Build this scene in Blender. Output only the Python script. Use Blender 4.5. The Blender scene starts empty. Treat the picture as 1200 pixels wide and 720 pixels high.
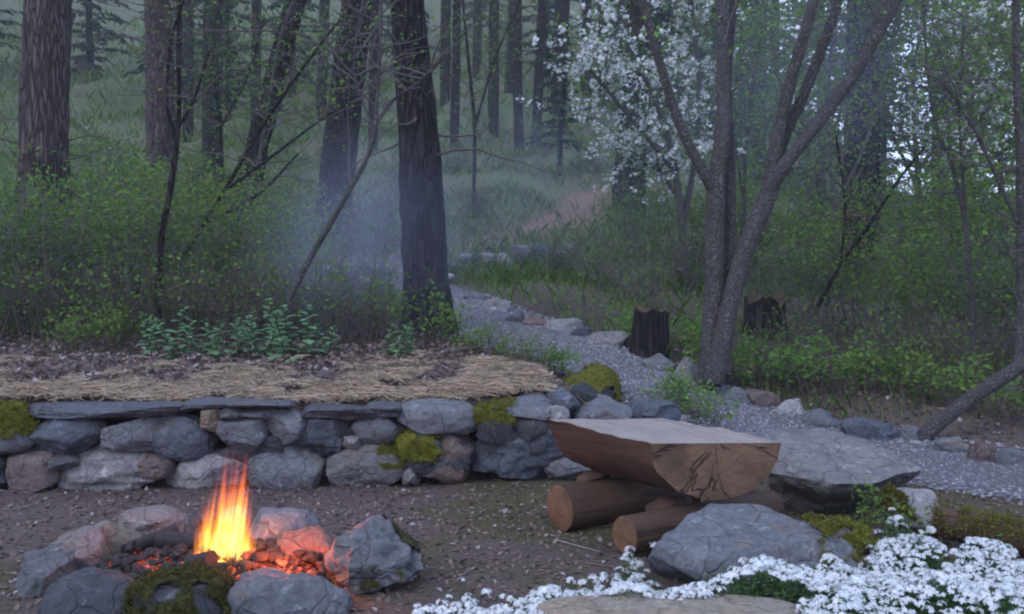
import bpy, bmesh, math, random
import numpy as np
from mathutils import Vector, Matrix
R = math.radians
sc = bpy.context.scene
col = sc.collection
rng = np.random.default_rng(7)
random.seed(7)

# ------------------------------------------------------------------ camera
F = 1150.0                       # focal length in photo pixels (1200 wide)
CAM = np.array([0.0, 0.0, 1.30])
TH = math.atan(49 / F)           # pitched slightly down
def ray(px, py):
    a, b = (px - 600) / F, (360 - py) / F
    return np.array([a, math.cos(TH) + b * math.sin(TH), -math.sin(TH) + b * math.cos(TH)])
def at(px, py, Y):
    d = ray(px, py)
    return CAM + d * (Y / d[1])
cam = bpy.data.objects.new('camera', bpy.data.cameras.new('camera'))
col.objects.link(cam)
cam.location = CAM
cam.rotation_euler = (R(90) - TH, 0, 0)
cam.data.sensor_width = 36
cam.data.lens = F / 1200 * 36
cam.data.clip_start = 0.05
cam.data.clip_end = 900
sc.camera = cam

# ------------------------------------------------------------------ noise
def _h(i, j, k, s):
    n = (i * 374761393 + j * 668265263 + k * 2147483647 + s * 1274126177) & 0xffffffff
    n = ((n ^ (n >> 13)) * 1274126177) & 0xffffffff
    n = n ^ (n >> 16)
    return (n & 0xffff) / 32767.5 - 1.0
def vn(P, s=0):
    P = np.asarray(P, float)
    i = np.floor(P).astype(np.int64)
    f = P - i
    f = f * f * (3 - 2 * f)
    r = 0
    for a in (0, 1):
        wa = f[:, 0] if a else 1 - f[:, 0]
        for b in (0, 1):
            wb = f[:, 1] if b else 1 - f[:, 1]
            for c in (0, 1):
                wc = f[:, 2] if c else 1 - f[:, 2]
                r = r + wa * wb * wc * _h(i[:, 0] + a, i[:, 1] + b, i[:, 2] + c, s)
    return r
def fbm(P, o=4, s=0):
    P = np.asarray(P, float)
    r, a = 0, 1.0
    for k in range(o):
        r = r + a * vn(P, s + k)
        P = P * 2.03 + 3.1
        a *= .5
    return r
def ss(x):
    x = np.clip(x, 0, 1)
    return x * x * (3 - 2 * x)

# ------------------------------------------------------------------ terrain
LY = [-20, 5.70, 5.84, 6.0, 7.6, 9, 10.7, 13, 16, 20, 24, 32, 40, 55, 75, 110, 180]
LZ = [0, 0, .47, .48, .62, .70, .80, 1.10, 1.48, 2.1, 2.95, 4.8, 6.8, 11, 18, 32, 60]
RY = [-20, 5.5, 6.8, 8, 10, 14, 18, 25, 40, 60, 110, 180]
RZ = [0, 0, .08, .26, .5, .95, 1.35, 2.0, 3.0, 4.5, 8, 12]
# path: x, y, z, half width
PATH = np.array([(5.5, 4.6, -.03, .95), (4.2, 5.25, 0, .9), (3.1, 5.95, .03, .85), (2.25, 6.6, .06, .75), (1.75, 7.15, .15, .68),
                 (1.22, 7.6, .33, .68), (.70, 8.1, .5, .68), (.16, 8.93, .65, .66), (-.42, 10.4, .79, .62), (-.95, 11.9, .97, .55),
                 (-1.9, 13.6, 1.2, .55), (-1.9, 14.8, 1.4, .6), (-1.0, 16.2, 1.56, .65), (.1, 18, 1.8, .7), (1.5, 21.5, 2.4, .75), (2.45, 24.6, 3.1, .7),
                 (3.5, 26.2, 3.45, .6)])
def resample(P, n):
    P = np.asarray(P, float)
    Q = np.vstack([2 * P[0] - P[1], P, 2 * P[-1] - P[-2]])
    out = []
    m = len(P) - 1
    for t in np.linspace(0, m, n):
        i = min(int(t), m - 1)
        u = t - i
        a, b, c, d = Q[i], Q[i + 1], Q[i + 2], Q[i + 3]
        out.append(.5 * ((2 * b) + (-a + c) * u + (2 * a - 5 * b + 4 * c - d) * u * u + (-a + 3 * b - 3 * c + d) * u ** 3))
    return np.array(out)
PR = resample(PATH, 160)
def path_near(x, y):
    d = np.full(x.shape, 1e9); z = np.zeros(x.shape); w = np.ones(x.shape); k = np.zeros(x.shape)
    for i in range(len(PR) - 1):
        a, b = PR[i], PR[i + 1]
        e = b[:2] - a[:2]
        t = np.clip(((x - a[0]) * e[0] + (y - a[1]) * e[1]) / (e @ e), 0, 1)
        q = np.hypot(x - a[0] - t * e[0], y - a[1] - t * e[1])
        m = q < d
        d = np.where(m, q, d)
        z = np.where(m, a[2] + t * (b[2] - a[2]), z)
        w = np.where(m, a[3] + t * (b[3] - a[3]), w)
        k = np.where(m, (i + t) / len(PR), k)
    return d, z, w, k
def base_z(x, y):
    zl = np.interp(y - .095 * np.clip(x + 2.9, 0, 3.4), LY, LZ)
    zr = np.interp(y, RY, RZ)
    xc = .85 + np.maximum(0, y - 7) * .28
    w = .45 + .16 * np.maximum(0, y - 6)
    s = ss((x - xc) / (2 * w) + .5)
    zl = zl * (1 + np.clip(-x / np.maximum(y, 8) - .2, 0, .4) * .5 * ss((y - 12) / 15))
    return zl * (1 - s) + zr * s
def ground_z(x, y):
    x = np.atleast_1d(np.asarray(x, float)); y = np.atleast_1d(np.asarray(y, float))
    z = base_z(x, y)
    P = np.stack([x, y, np.zeros_like(x)], 1)
    amp = np.interp(y, [0, 5.5, 7, 12, 40, 120], [.012, .015, .03, .12, .7, 2.2])
    z = z + amp * fbm(P * np.array([.5, .5, 1]), 3, 5) + .010 * fbm(P * 4, 2, 11)
    d, pz, w, k = path_near(x, y)
    m = ss(1 - (d - w) / .7)
    return z * (1 - m) + pz * m
def gz(x, y):
    return float(ground_z(x, y)[0])
_ts = np.concatenate([np.arange(2.0, 14, .02), np.geomspace(14, 150, 500)])
def hit(px, py):
    """where the line of sight meets the ground"""
    d = ray(px, py)
    T = _ts / d[1]
    X, Y, Z = CAM[0] + d[0] * T, d[1] * T, CAM[2] + d[2] * T
    g = ground_z(X, Y)
    i = np.argmax(g > Z)
    if not (g > Z).any():
        i = len(T) - 1
    return np.array([X[i], Y[i], g[i]])

# ------------------------------------------------------------------ mesh helpers
def mk_mesh(name, V, polys, mats=(), midx=None, smooth=True, sharp=None, attr=None):
    """polys: list of int arrays (m,k)"""
    V = np.asarray(V, np.float32)
    me = bpy.data.meshes.new(name)
    polys = [np.asarray(p, np.int32) for p in polys if len(p)]
    nl = sum(p.size for p in polys); npoly = sum(len(p) for p in polys)
    me.vertices.add(len(V)); me.vertices.foreach_set('co', V.ravel())
    me.loops.add(nl); me.loops.foreach_set('vertex_index', np.concatenate([p.ravel() for p in polys]))
    me.polygons.add(npoly)
    st, o = [], 0
    for p in polys:
        st.append(o + np.arange(len(p)) * p.shape[1]); o += p.size
    me.polygons.foreach_set('loop_start', np.concatenate(st).astype(np.int32))
    for m in mats:
        me.materials.append(m)
    if midx is not None:
        me.polygons.foreach_set('material_index', np.asarray(midx, np.int32))
    me.polygons.foreach_set('use_smooth', np.full(npoly, smooth))
    me.update(calc_edges=True)
    me.validate()
    if sharp:
        me.set_sharp_from_angle(angle=R(sharp))
    if attr is not None:
        a = me.attributes.new('zone', 'FLOAT_COLOR', 'POINT')
        a.data.foreach_set('color', np.asarray(attr, np.float32).ravel())
    return me
def link(name, me, parent=None, loc=None):
    o = bpy.data.objects.new(name, me)
    col.objects.link(o)
    if parent is not None: o.parent = parent
    if loc is not None: o.location = loc
    return o
def tag(o, label=None, cat=None, group=None, kind=None):
    if label: o['label'] = label
    if cat: o['category'] = cat
    if group: o['group'] = group
    if kind: o['kind'] = kind
    return o
def empty(name, loc, label, cat, group=None, rz=0):
    o = bpy.data.objects.new(name, None)
    col.objects.link(o)
    o.location = loc; o.rotation_euler = (0, 0, rz)
    o.empty_display_size = .1
    return tag(o, label, cat, group)
class MB:
    def __init__(s): s.V, s.P, s.M, s.n = [], [], [], 0
    def add(s, V, F, m=0):
        V = np.asarray(V, float)
        s.V.append(V)
        F = np.asarray(F)
        s.P.append(F + s.n); s.M.append(np.full(len(F), m)); s.n += len(V)
    def mesh(s, name, mats, smooth=True, sharp=None):
        return mk_mesh(name, np.vstack(s.V), s.P, mats, np.concatenate(s.M), smooth, sharp)
def frames(P):
    T = np.gradient(P, axis=0)
    T /= np.linalg.norm(T, axis=1)[:, None] + 1e-9
    ref = np.array([0, 1, 0.]) if abs(T[len(T) // 2][1]) < .8 else np.array([1., 0, 0])
    A = np.cross(T, ref); A /= np.linalg.norm(A, axis=1)[:, None] + 1e-9
    return A, np.cross(A, T), T
def tube(P, rad, sides=4, cap=False):
    P = np.asarray(P, float); n = len(P)
    rad = np.broadcast_to(np.asarray(rad, float), (n,))
    A, B, T = frames(P)
    th = np.linspace(0, 2 * math.pi, sides, endpoint=False)
    V = P[:, None] + rad[:, None, None] * (np.cos(th)[None, :, None] * A[:, None] + np.sin(th)[None, :, None] * B[:, None])
    V = V.reshape(-1, 3)
    i = np.arange(n - 1)[:, None] * sides; j = np.arange(sides)[None]; k = (j + 1) % sides
    Fq = np.stack([i + j, i + k, i + sides + k, i + sides + j], -1).reshape(-1, 4)
    return V, Fq
def trunk_mesh(name, P, rad, mat, sides=28, step=.05, amp=.10, seed=0, flare=0.0, freq=9):
    """bark tube with real vertical furrows"""
    P = np.asarray(P, float)
    L = np.linalg.norm(np.diff(P, axis=0), axis=1).sum()
    n = int(np.clip(L / step, 8, 240))
    Q = resample(np.column_stack([P, rad]), n)
    P, rd = Q[:, :3], Q[:, 3].copy()
    s = np.linspace(0, L, n)
    if flare: rd *= 1 + flare * np.exp(-s / .35)
    V, Fq = tube(P, rd, sides)
    th = np.tile(np.linspace(0, 2 * math.pi, sides, endpoint=False), n)
    zz = np.repeat(s, sides)
    c = np.stack([np.cos(th) * freq * .35, np.sin(th) * freq * .35, zz * 1.6], 1)
    ridge = 1 - 2 * np.abs(vn(c, seed)) + .5 * vn(c * np.array([2, 2, 3.]), seed + 3)
    lump = fbm(np.stack([np.cos(th), np.sin(th), zz * .8], 1), 2, seed + 9)
    C = np.repeat(P, sides, 0)
    V = C + (V - C) * (1 + amp * ridge + .06 * lump)[:, None]
    return mk_mesh(name, V, [Fq], [mat])

_ico = {}
def ico(sub):
    if sub not in _ico:
        bm = bmesh.new(); bmesh.ops.create_icosphere(bm, subdivisions=sub, radius=1)
        _ico[sub] = (np.array([v.co[:] for v in bm.verts]), np.array([[v.index for v in f.verts] for f in bm.faces]))
        bm.free()
    return _ico[sub]
def rock_geo(seed, dims, planes=7, p=2.6, rough=1.0, sub=4, extra=(), layer=0.0, lo=.52, hi=.86):
    r = np.random.default_rng(seed)
    V, Fc = ico(sub)
    V = V / (np.abs(V) ** p).sum(1)[:, None] ** (1 / p)
    N = [n / np.linalg.norm(n) for n in r.normal(size=(planes, 3))]
    D = list(r.uniform(lo, hi, planes))
    for (n, d) in extra:
        n = np.array(n, float); N.append(n / np.linalg.norm(n)); D.append(d)
    for n, d in zip(N, D):
        t = V @ n
        o = t > d
        V = np.where(o[:, None], V - (t - d)[:, None] * n * .96, V)
    u = V / np.linalg.norm(V, axis=1)[:, None]
    dd = .10 * fbm(V * 1.3 + seed * 1.7, 3, seed) + rough * (.032 * fbm(V * 4.5, 4, seed + 3) - .03 * np.abs(vn(V * 3.1, seed + 5)))
    if layer:
        dd = dd + layer * (vn(np.stack([V[:, 0] * .8, V[:, 1] * .8, V[:, 2] * 7], 1), seed + 8))
    V = V + u * dd[:, None]
    lo_, hi_ = V.min(0), V.max(0)
    V = (V - (lo_ + hi_) / 2) / (hi_ - lo_) * np.array(dims)
    return V, Fc
def leaves(C, size, r, up=.5, asp=.5, fold=.25):
    """folded diamond leaves at centres C"""
    n = len(C)
    d = r.normal(size=(n, 3)); d[:, 2] = d[:, 2] * .6
    d /= np.linalg.norm(d, axis=1)[:, None]
    nn = r.normal(size=(n, 3)) * (1 - up) + np.array([0, 0, up])
    s = np.cross(d, nn); s /= np.linalg.norm(s, axis=1)[:, None] + 1e-9
    nn = np.cross(s, d)
    sz = size * r.uniform(.55, 1.35, n)[:, None]
    b = C - d * sz * .5; t = C + d * sz * .5 - nn * sz * .12
    m = C + nn * sz * fold * -.4
    l = m + s * sz * asp * .5 + nn * sz * fold * .5; q = m - s * sz * asp * .5 + nn * sz * fold * .5
    V = np.stack([b, q, t, l], 1).reshape(-1, 3)
    Fq = np.arange(n * 4).reshape(n, 4)
    return V, Fq

# ------------------------------------------------------------------ materials
class NT:
    def __init__(s, name):
        s.m = bpy.data.materials.new(name); s.m.use_nodes = True
        s.t = s.m.node_tree; s.t.nodes.clear()
        s.out = s.t.nodes.new('ShaderNodeOutputMaterial')
    def n(s, t, ins=None, **kw):
        nd = s.t.nodes.new('ShaderNode' + t)
        for k, v in kw.items(): setattr(nd, k, v)
        for k, v in (ins or {}).items():
            sk = nd.inputs[k]
            if hasattr(v, 'is_linked'): s.t.links.new(v, sk)
            else: sk.default_value = v
        return nd
    def co(s): return s.n('TexCoord').outputs['Object']
    def map(s, v, sc_=(1, 1, 1)): return s.n('Mapping', {'Vector': v, 'Scale': sc_}).outputs[0]
    def noise(s, v, scale, det=4, rough=.6, dist=0): return s.n('TexNoise', {'Vector': v, 'Scale': scale, 'Detail': det, 'Roughness': rough, 'Distortion': dist}).outputs['Fac']
    def ramp(s, f, stops, interp='LINEAR'):
        nd = s.n('ValToRGB', {'Fac': f}); cr = nd.color_ramp; cr.interpolation = interp
        while len(cr.elements) < len(stops): cr.elements.new(.5)
        for e, (p, c) in zip(cr.elements, stops):
            e.position = p; e.color = (*c, 1) if not np.isscalar(c) else (c, c, c, 1)
        return nd.outputs[0]
    def mix(s, f, a, b, bt='MIX'):
        nd = s.n('Mix', data_type='RGBA', blend_type=bt)
        for k, v in ((0, f), (6, a), (7, b)):
            if hasattr(v, 'is_linked'): s.t.links.new(v, nd.inputs[k])
            else: nd.inputs[k].default_value = v if np.isscalar(v) else (*v, 1)
        return nd.outputs[2]
    def math(s, op, a, b=0.0):
        nd = s.n('Math', operation=op)
        for k, v in enumerate((a, b)):
            if hasattr(v, 'is_linked'): s.t.links.new(v, nd.inputs[k])
            else: nd.inputs[k].default_value = v
        return nd.outputs[0]
    def bump(s, h, strength=.5, dist=.02): return s.n('Bump', {'Height': h, 'Strength': strength, 'Distance': dist}).outputs[0]
    def surf(s, c, rough=.9, nrm=None, spec=.25, **kw):
        ins = {'Base Color': c if hasattr(c, 'is_linked') else (*c, 1), 'Roughness': rough, 'Specular IOR Level': spec}
        ins.update(kw)
        if nrm is not None: ins['Normal'] = nrm
        b = s.n('BsdfPrincipled', ins)
        s.t.links.new(b.outputs[0], s.out.inputs[0])
        return s.m

def mat_rock(name, base, tint, lichen=.35, warm=(.20, .15, .11), warm_at=.62, dark=.75, scale=1.0):
    t = NT(name); v = t.co()
    oi = t.n('ObjectInfo').outputs['Random']
    vv = t.n('VectorMath', {0: v, 1: t.n('CombineXYZ', {'X': t.math('MULTIPLY', oi, 40.), 'Y': oi}).outputs[0]}, operation='ADD').outputs[0]
    big = t.noise(vv, 5 * scale, 5, .65, .4)
    fine = t.noise(vv, 38 * scale, 5, .7)
    mid = t.noise(vv, 14 * scale, 6, .7, .6)
    c = t.mix(t.ramp(big, [(.35, 0.), (.65, 1.)]), base, tint)
    c = t.mix(t.math('MULTIPLY', t.ramp(t.noise(vv, 3.3 * scale, 4, .6, .8), [(warm_at - .06, 0.), (warm_at + .06, 1.)]), .7), c, warm)
    c = t.mix(t.ramp(fine, [(.35, dark), (.65, 0.)]), c, tuple(x * .45 for x in base))
    lc = tuple(min(1, x * 1.7 + .06) for x in base)
    c = t.mix(t.math('MULTIPLY', t.ramp(mid, [(.58, 0.), (.64, 1.)]), lichen), c, lc)
    crack = t.n('TexVoronoi', {'Vector': t.mix(.18, vv, t.n('TexNoise', {'Vector': vv, 'Scale': 6.}).outputs['Color']), 'Scale': 6. * scale}, feature='DISTANCE_TO_EDGE').outputs[0]
    ck = t.ramp(crack, [(0., 1.), (.035, 0.)])
    c = t.mix(t.math('MULTIPLY', t.math('MULTIPLY', ck, t.ramp(big, [(.5, 0.), (.62, 1.)])), .14), c, tuple(x * .25 for x in base))
    spot = t.ramp(t.noise(vv, 8.5 * scale, 3, .5, 1.2), [(.60, 0.), (.63, 1.)])
    c = t.mix(t.math('MULTIPLY', spot, .35), c, tuple(x * .4 for x in base))
    c = t.n('HueSaturation', {'Color': c, 'Value': t.math('ADD', t.math('MULTIPLY', oi, .5), .74)}).outputs[0]
    h = t.math('ADD', t.math('MULTIPLY', mid, .8), t.math('ADD', t.math('MULTIPLY', fine, .45), t.math('MULTIPLY', ck, -.3)))
    return t.surf(c, .88, t.bump(h, .95, .035), .25)
M = {}
M['rock'] = mat_rock('grey_rock', (.20, .205, .22), (.13, .14, .16))
M['rock_pale'] = mat_rock('pale_rock', (.32, .31, .31), (.22, .215, .22), .5, (.28, .23, .19))
M['rock_pink'] = mat_rock('pinkish_rock', (.34, .295, .29), (.25, .22, .225), .4, (.26, .18, .15), .55)
M['rock_blue'] = mat_rock('blue_grey_rock', (.125, .14, .17), (.085, .095, .12), .35, (.15, .12, .1))
M['rock_dark'] = mat_rock('dark_rock', (.075, .08, .09), (.05, .052, .06), .55, (.1, .08, .07), .62, .5)
M['rock_brown'] = mat_rock('brown_rock', (.18, .135, .125), (.13, .105, .105), .25, (.2, .12, .09), .55)
M['slate'] = mat_rock('slate', (.13, .13, .15), (.09, .09, .105), .2, (.15, .13, .12))
M['rock_tan'] = mat_rock('tan_rock', (.30, .26, .20), (.24, .22, .19), .25, (.3, .22, .15), .5)

def mat_bark(name, a, b, c3, vs=(1, 1, .16), scale=22, moss=0.):
    t = NT(name); v = t.map(t.co(), vs)
    f = t.n('TexVoronoi', {'Vector': t.mix(.12, v, t.n('TexNoise', {'Vector': v, 'Scale': 9.}).outputs['Color']), 'Scale': scale}, feature='DISTANCE_TO_EDGE').outputs[0]
    fur = t.ramp(f, [(0., 0.), (.22, 1.)])
    n1 = t.noise(v, scale * 1.6, 5, .7)
    c = t.mix(fur, c3, t.mix(t.ramp(n1, [(.3, 0.), (.7, 1.)]), a, b))
    if moss:
        c = t.mix(t.math('MULTIPLY', t.ramp(t.noise(t.co(), 2.5, 4), [(.5, 0.), (.62, 1.)]), moss), c, (.07, .08, .03))
    h = t.math('ADD', t.math('MULTIPLY', fur, .7), t.math('MULTIPLY', n1, .5))
    return t.surf(c, .95, t.bump(h, .9, .04), .15)
M['bark_pine'] = mat_bark('pine_bark', (.15, .11, .105), (.095, .078, .082), (.03, .024, .024), (1, 1, .09), 34)
M['bark_dark'] = mat_bark('dark_fir_bark', (.045, .037, .037), (.03, .027, .028), (.012, .011, .011))
M['bark_smooth'] = mat_bark('smooth_grey_bark', (.17, .155, .155), (.115, .105, .108), (.10, .092, .095), (1, 1, .35), 70, .3)
M['bark_pale'] = mat_bark('pale_grey_bark', (.21, .195, .18), (.16, .15, .145), (.11, .10, .10), (1, 1, .5), 34, .2)
def mat_twig(name, a, b):
    t = NT(name)
    return t.surf(t.mix(t.noise(t.co(), 8, 3), a, b), .9, None, .2)
M['twig'] = mat_twig('twig_bark', (.075, .06, .055), (.12, .10, .09))
M['twig_grey'] = mat_twig('grey_twig_bark', (.13, .115, .11), (.09, .08, .08))

def mat_leaf(name, a, b, tr=.35, rough=.6, dead=None, dead_at=.9):
    t = NT(name)
    rnd = t.n('NewGeometry').outputs['Random Per Island']
    oi = t.n('ObjectInfo').outputs['Random']
    c = t.mix(rnd, a, b)
    if dead: c = t.mix(t.ramp(rnd, [(dead_at, 0.), (dead_at + .03, 1.)]), c, dead)
    c = t.n('HueSaturation', {'Color': c, 'Value': t.math('ADD', t.math('MULTIPLY', oi, .35), .82), 'Hue': t.math('ADD', t.math('MULTIPLY', oi, .03), .485)}).outputs[0]
    d = t.n('BsdfPrincipled', {'Base Color': c, 'Roughness': rough, 'Specular IOR Level': .25})
    l = t.n('BsdfTranslucent', {'Color': t.mix(.5, c, (.25, .3, .04), 'MULTIPLY') if False else c})
    m = t.n('MixShader', {0: tr, 1: d.outputs[0], 2: l.outputs[0]})
    t.t.links.new(m.outputs[0], t.out.inputs[0])
    return t.m
M['leaf_spring'] = mat_leaf('spring_leaf', (.17, .29, .055), (.09, .17, .035), .45)
M['leaf_mid'] = mat_leaf('mid_green_leaf', (.095, .165, .05), (.05, .095, .035), .45)
M['leaf_grey'] = mat_leaf('grey_green_leaf', (.11, .145, .08), (.07, .095, .055))
M['leaf_broad'] = mat_leaf('broad_leaf', (.15, .28, .13), (.085, .17, .085), .25, .5)
M['needle'] = mat_leaf('fir_needle', (.022, .038, .024), (.035, .055, .03), .15)
M['blossom'] = mat_leaf('blossom_petal', (.72, .74, .74), (.58, .62, .58), .3)
M['petal'] = mat_leaf('white_petal', (.74, .76, .77), (.56, .60, .60), .25)
M['moss'] = mat_leaf('moss_frond', (.15, .14, .018), (.08, .085, .015), .2, .9)
M['moss_dark'] = mat_leaf('dark_moss_frond', (.085, .085, .018), (.045, .05, .014), .2, .9)
M['straw'] = mat_leaf('dry_straw', (.52, .42, .28), (.30, .235, .165), .2, .7)
M['litter'] = mat_leaf('leaf_litter', (.22, .155, .135), (.09, .066, .058), .1, .8, (.32, .28, .28), .88)
M['grass'] = mat_leaf('grass_blade', (.19, .285, .075), (.115, .19, .058), .3, .6, (.20, .17, .11), .86)
M['soil_grain'] = mat_rock('gravel_chip', (.23, .225, .24), (.14, .14, .155), .3)

def mat_wood(name, a, b, sc_=(1, .06, 1), s=60, crack=.5):
    t = NT(name); v = t.map(t.co(), sc_)
    n1 = t.noise(v, s, 5, .65, .3); n2 = t.noise(t.co(), 4, 4)
    c = t.mix(t.ramp(n1, [(.32, 0.), (.68, 1.)]), a, b)
    c = t.mix(t.ramp(n2, [(.4, 0.), (.75, .55)]), c, tuple(x * .55 for x in a))
    f = t.ramp(t.noise(v, s * .35, 3, .5, .2), [(.60, 0.), (.66, 1.)])
    c = t.mix(t.math('MULTIPLY', f, crack), c, tuple(x * .3 for x in a))
    return t.surf(c, .8, t.bump(t.math('ADD', n1, t.math('MULTIPLY', f, -.6)), .5, .01), .25)
M['wood_top'] = mat_wood('weathered_wood', (.31, .265, .235), (.225, .195, .175), (1, .05, 1), 70, .35)
M['wood_side'] = mat_wood('stripped_log', (.095, .046, .030), (.055, .030, .022), (1, .08, 1), 45, .8)
M['wood_log'] = mat_wood('log_side', (.095, .055, .037), (.055, .034, .025), (1, .08, 1), 50, .6)
def mat_end(name, a, b, crk=.012):
    t = NT(name); v = t.co()
    sep = t.n('SeparateXYZ', {0: v})
    x, z = sep.outputs[0], sep.outputs[2]
    rr = t.math('SQRT', t.math('ADD', t.math('MULTIPLY', x, x), t.math('MULTIPLY', z, z)))
    rr = t.math('ADD', rr, t.math('MULTIPLY', t.noise(v, 9, 3), .02))
    ring = t.math('MULTIPLY', t.math('SINE', t.math('MULTIPLY', rr, 620.)), t.noise(v, 13, 2))
    c = t.mix(t.ramp(ring, [(0., 0.), (1., 1.)]), a, b)
    c = t.mix(t.ramp(t.noise(v, 6, 4), [(.35, 0.), (.7, .7)]), c, tuple(q * .55 for q in a))
    ang = t.math('ARCTAN2', z, x)
    pv = t.n('CombineXYZ', {'X': t.math('MULTIPLY', ang, 2.6), 'Y': t.math('MULTIPLY', rr, 3.0)}).outputs[0]
    pn = t.noise(pv, .72, 4, .5, .35)
    ab = t.math('ABSOLUTE', t.math('SUBTRACT', pn, .5))
    ck = t.math('MULTIPLY', t.ramp(ab, [(0., 1.), (crk * .45, .9), (crk * 1.15, 0.)]), t.ramp(rr, [(.0, .2), (.06, 1.)]))
    c = t.mix(t.ramp(t.noise(v, 3.2, 5, .7), [(.42, 0.), (.62, .6)]), c, (.05, .032, .024))
    c = t.mix(t.math('MULTIPLY', ck, .85), c, (.018, .012, .01))
    h = t.math('ADD', t.math('MULTIPLY', ring, .08), t.math('ADD', t.math('MULTIPLY', ck, -1.), t.noise(v, 40, 3)))
    return t.surf(c, .85, t.bump(h, .7, .015), .2)
M['wood_end'] = mat_end('seat_end_grain', (.165, .10, .065), (.115, .07, .046))
M['log_end'] = mat_end('log_end_grain', (.19, .10, .055), (.13, .07, .04), .006)

# ------------------------------------------------------------------ ground sheet
def build_ground():
    ys = np.concatenate([np.arange(-14, 2, 1.0), np.arange(2, 9.0, .055), 9 + np.cumsum(np.geomspace(.07, 3.5, 120))])
    xr = np.concatenate([np.arange(0, 4.2, .06), 4.2 + np.cumsum(np.geomspace(.08, 6, 62))])
    xs = np.concatenate([-xr[:0:-1], xr])
    X, Y = np.meshgrid(xs, ys)
    x, y = X.ravel(), Y.ravel()
    z = ground_z(x, y)
    d, pz, w, k = path_near(x, y)
    P = np.stack([x, y, 0 * x], 1)
    n1, n2 = fbm(P * .8, 4, 21), fbm(P * 2.7, 4, 31)
    court = np.array([.155, .118, .108]); moss = np.array([.105, .098, .042]); terr = np.array([.15, .115, .10])
    green = np.array([.115, .165, .075]); brown = np.array([.23, .155, .12]); dark = np.array([.05, .042, .036])
    L = lambda a, b, t: a + (b - a) * np.asarray(t)[:, None]
    C = np.tile(court, (len(x), 1))
    C = L(C, moss, ss((n1 + .35 * n2) * 1.5 + .15 + .45 * ss((x + .6) / .8)) * .8)
    yy = y - .095 * np.clip(x + 2.9, 0, 3.4); C = L(C, np.tile(np.array([.05, .041, .036]), (len(x), 1)), ss((yy - 5.50) / .16) * (x < 1.1)); t1 = ss((yy - 5.82) / .06); C = L(C, np.tile(terr, (len(x), 1)), t1)  # soil darkened at the wall step: recess shade put into the ground colour
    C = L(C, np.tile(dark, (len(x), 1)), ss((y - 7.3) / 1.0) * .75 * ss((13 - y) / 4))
    C = L(C, np.tile(green, (len(x), 1)), ss((y - 10.5) / 4) * (.5 + .45 * ss(n1 + .5)))
    C = L(C, np.tile(np.array([.12, .105, .10]), (len(x), 1)), ss((y - 20) / 10) * ss(n2 * 1.2) * .6)
    C = L(C, np.tile(brown, (len(x), 1)), ss(1 - (d - w * .8) / .6) * ss((k - .55) / .1))
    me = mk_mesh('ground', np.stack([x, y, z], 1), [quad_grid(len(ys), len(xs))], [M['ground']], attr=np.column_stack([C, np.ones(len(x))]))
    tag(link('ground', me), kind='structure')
def quad_grid(r, c):
    i = np.arange(r - 1)[:, None] * c; j = np.arange(c - 1)[None]
    return np.stack([i + j, i + j + 1, i + c + j + 1, i + c + j], -1).reshape(-1, 4)
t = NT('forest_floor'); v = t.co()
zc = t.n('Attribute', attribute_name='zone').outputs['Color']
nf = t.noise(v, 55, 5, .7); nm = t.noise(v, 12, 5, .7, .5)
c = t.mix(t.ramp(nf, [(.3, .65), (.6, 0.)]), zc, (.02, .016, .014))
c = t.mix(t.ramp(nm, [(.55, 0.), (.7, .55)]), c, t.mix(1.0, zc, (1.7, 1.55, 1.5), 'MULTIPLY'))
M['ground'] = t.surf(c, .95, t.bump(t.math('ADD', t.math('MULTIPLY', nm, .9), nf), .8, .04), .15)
build_ground()

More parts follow.
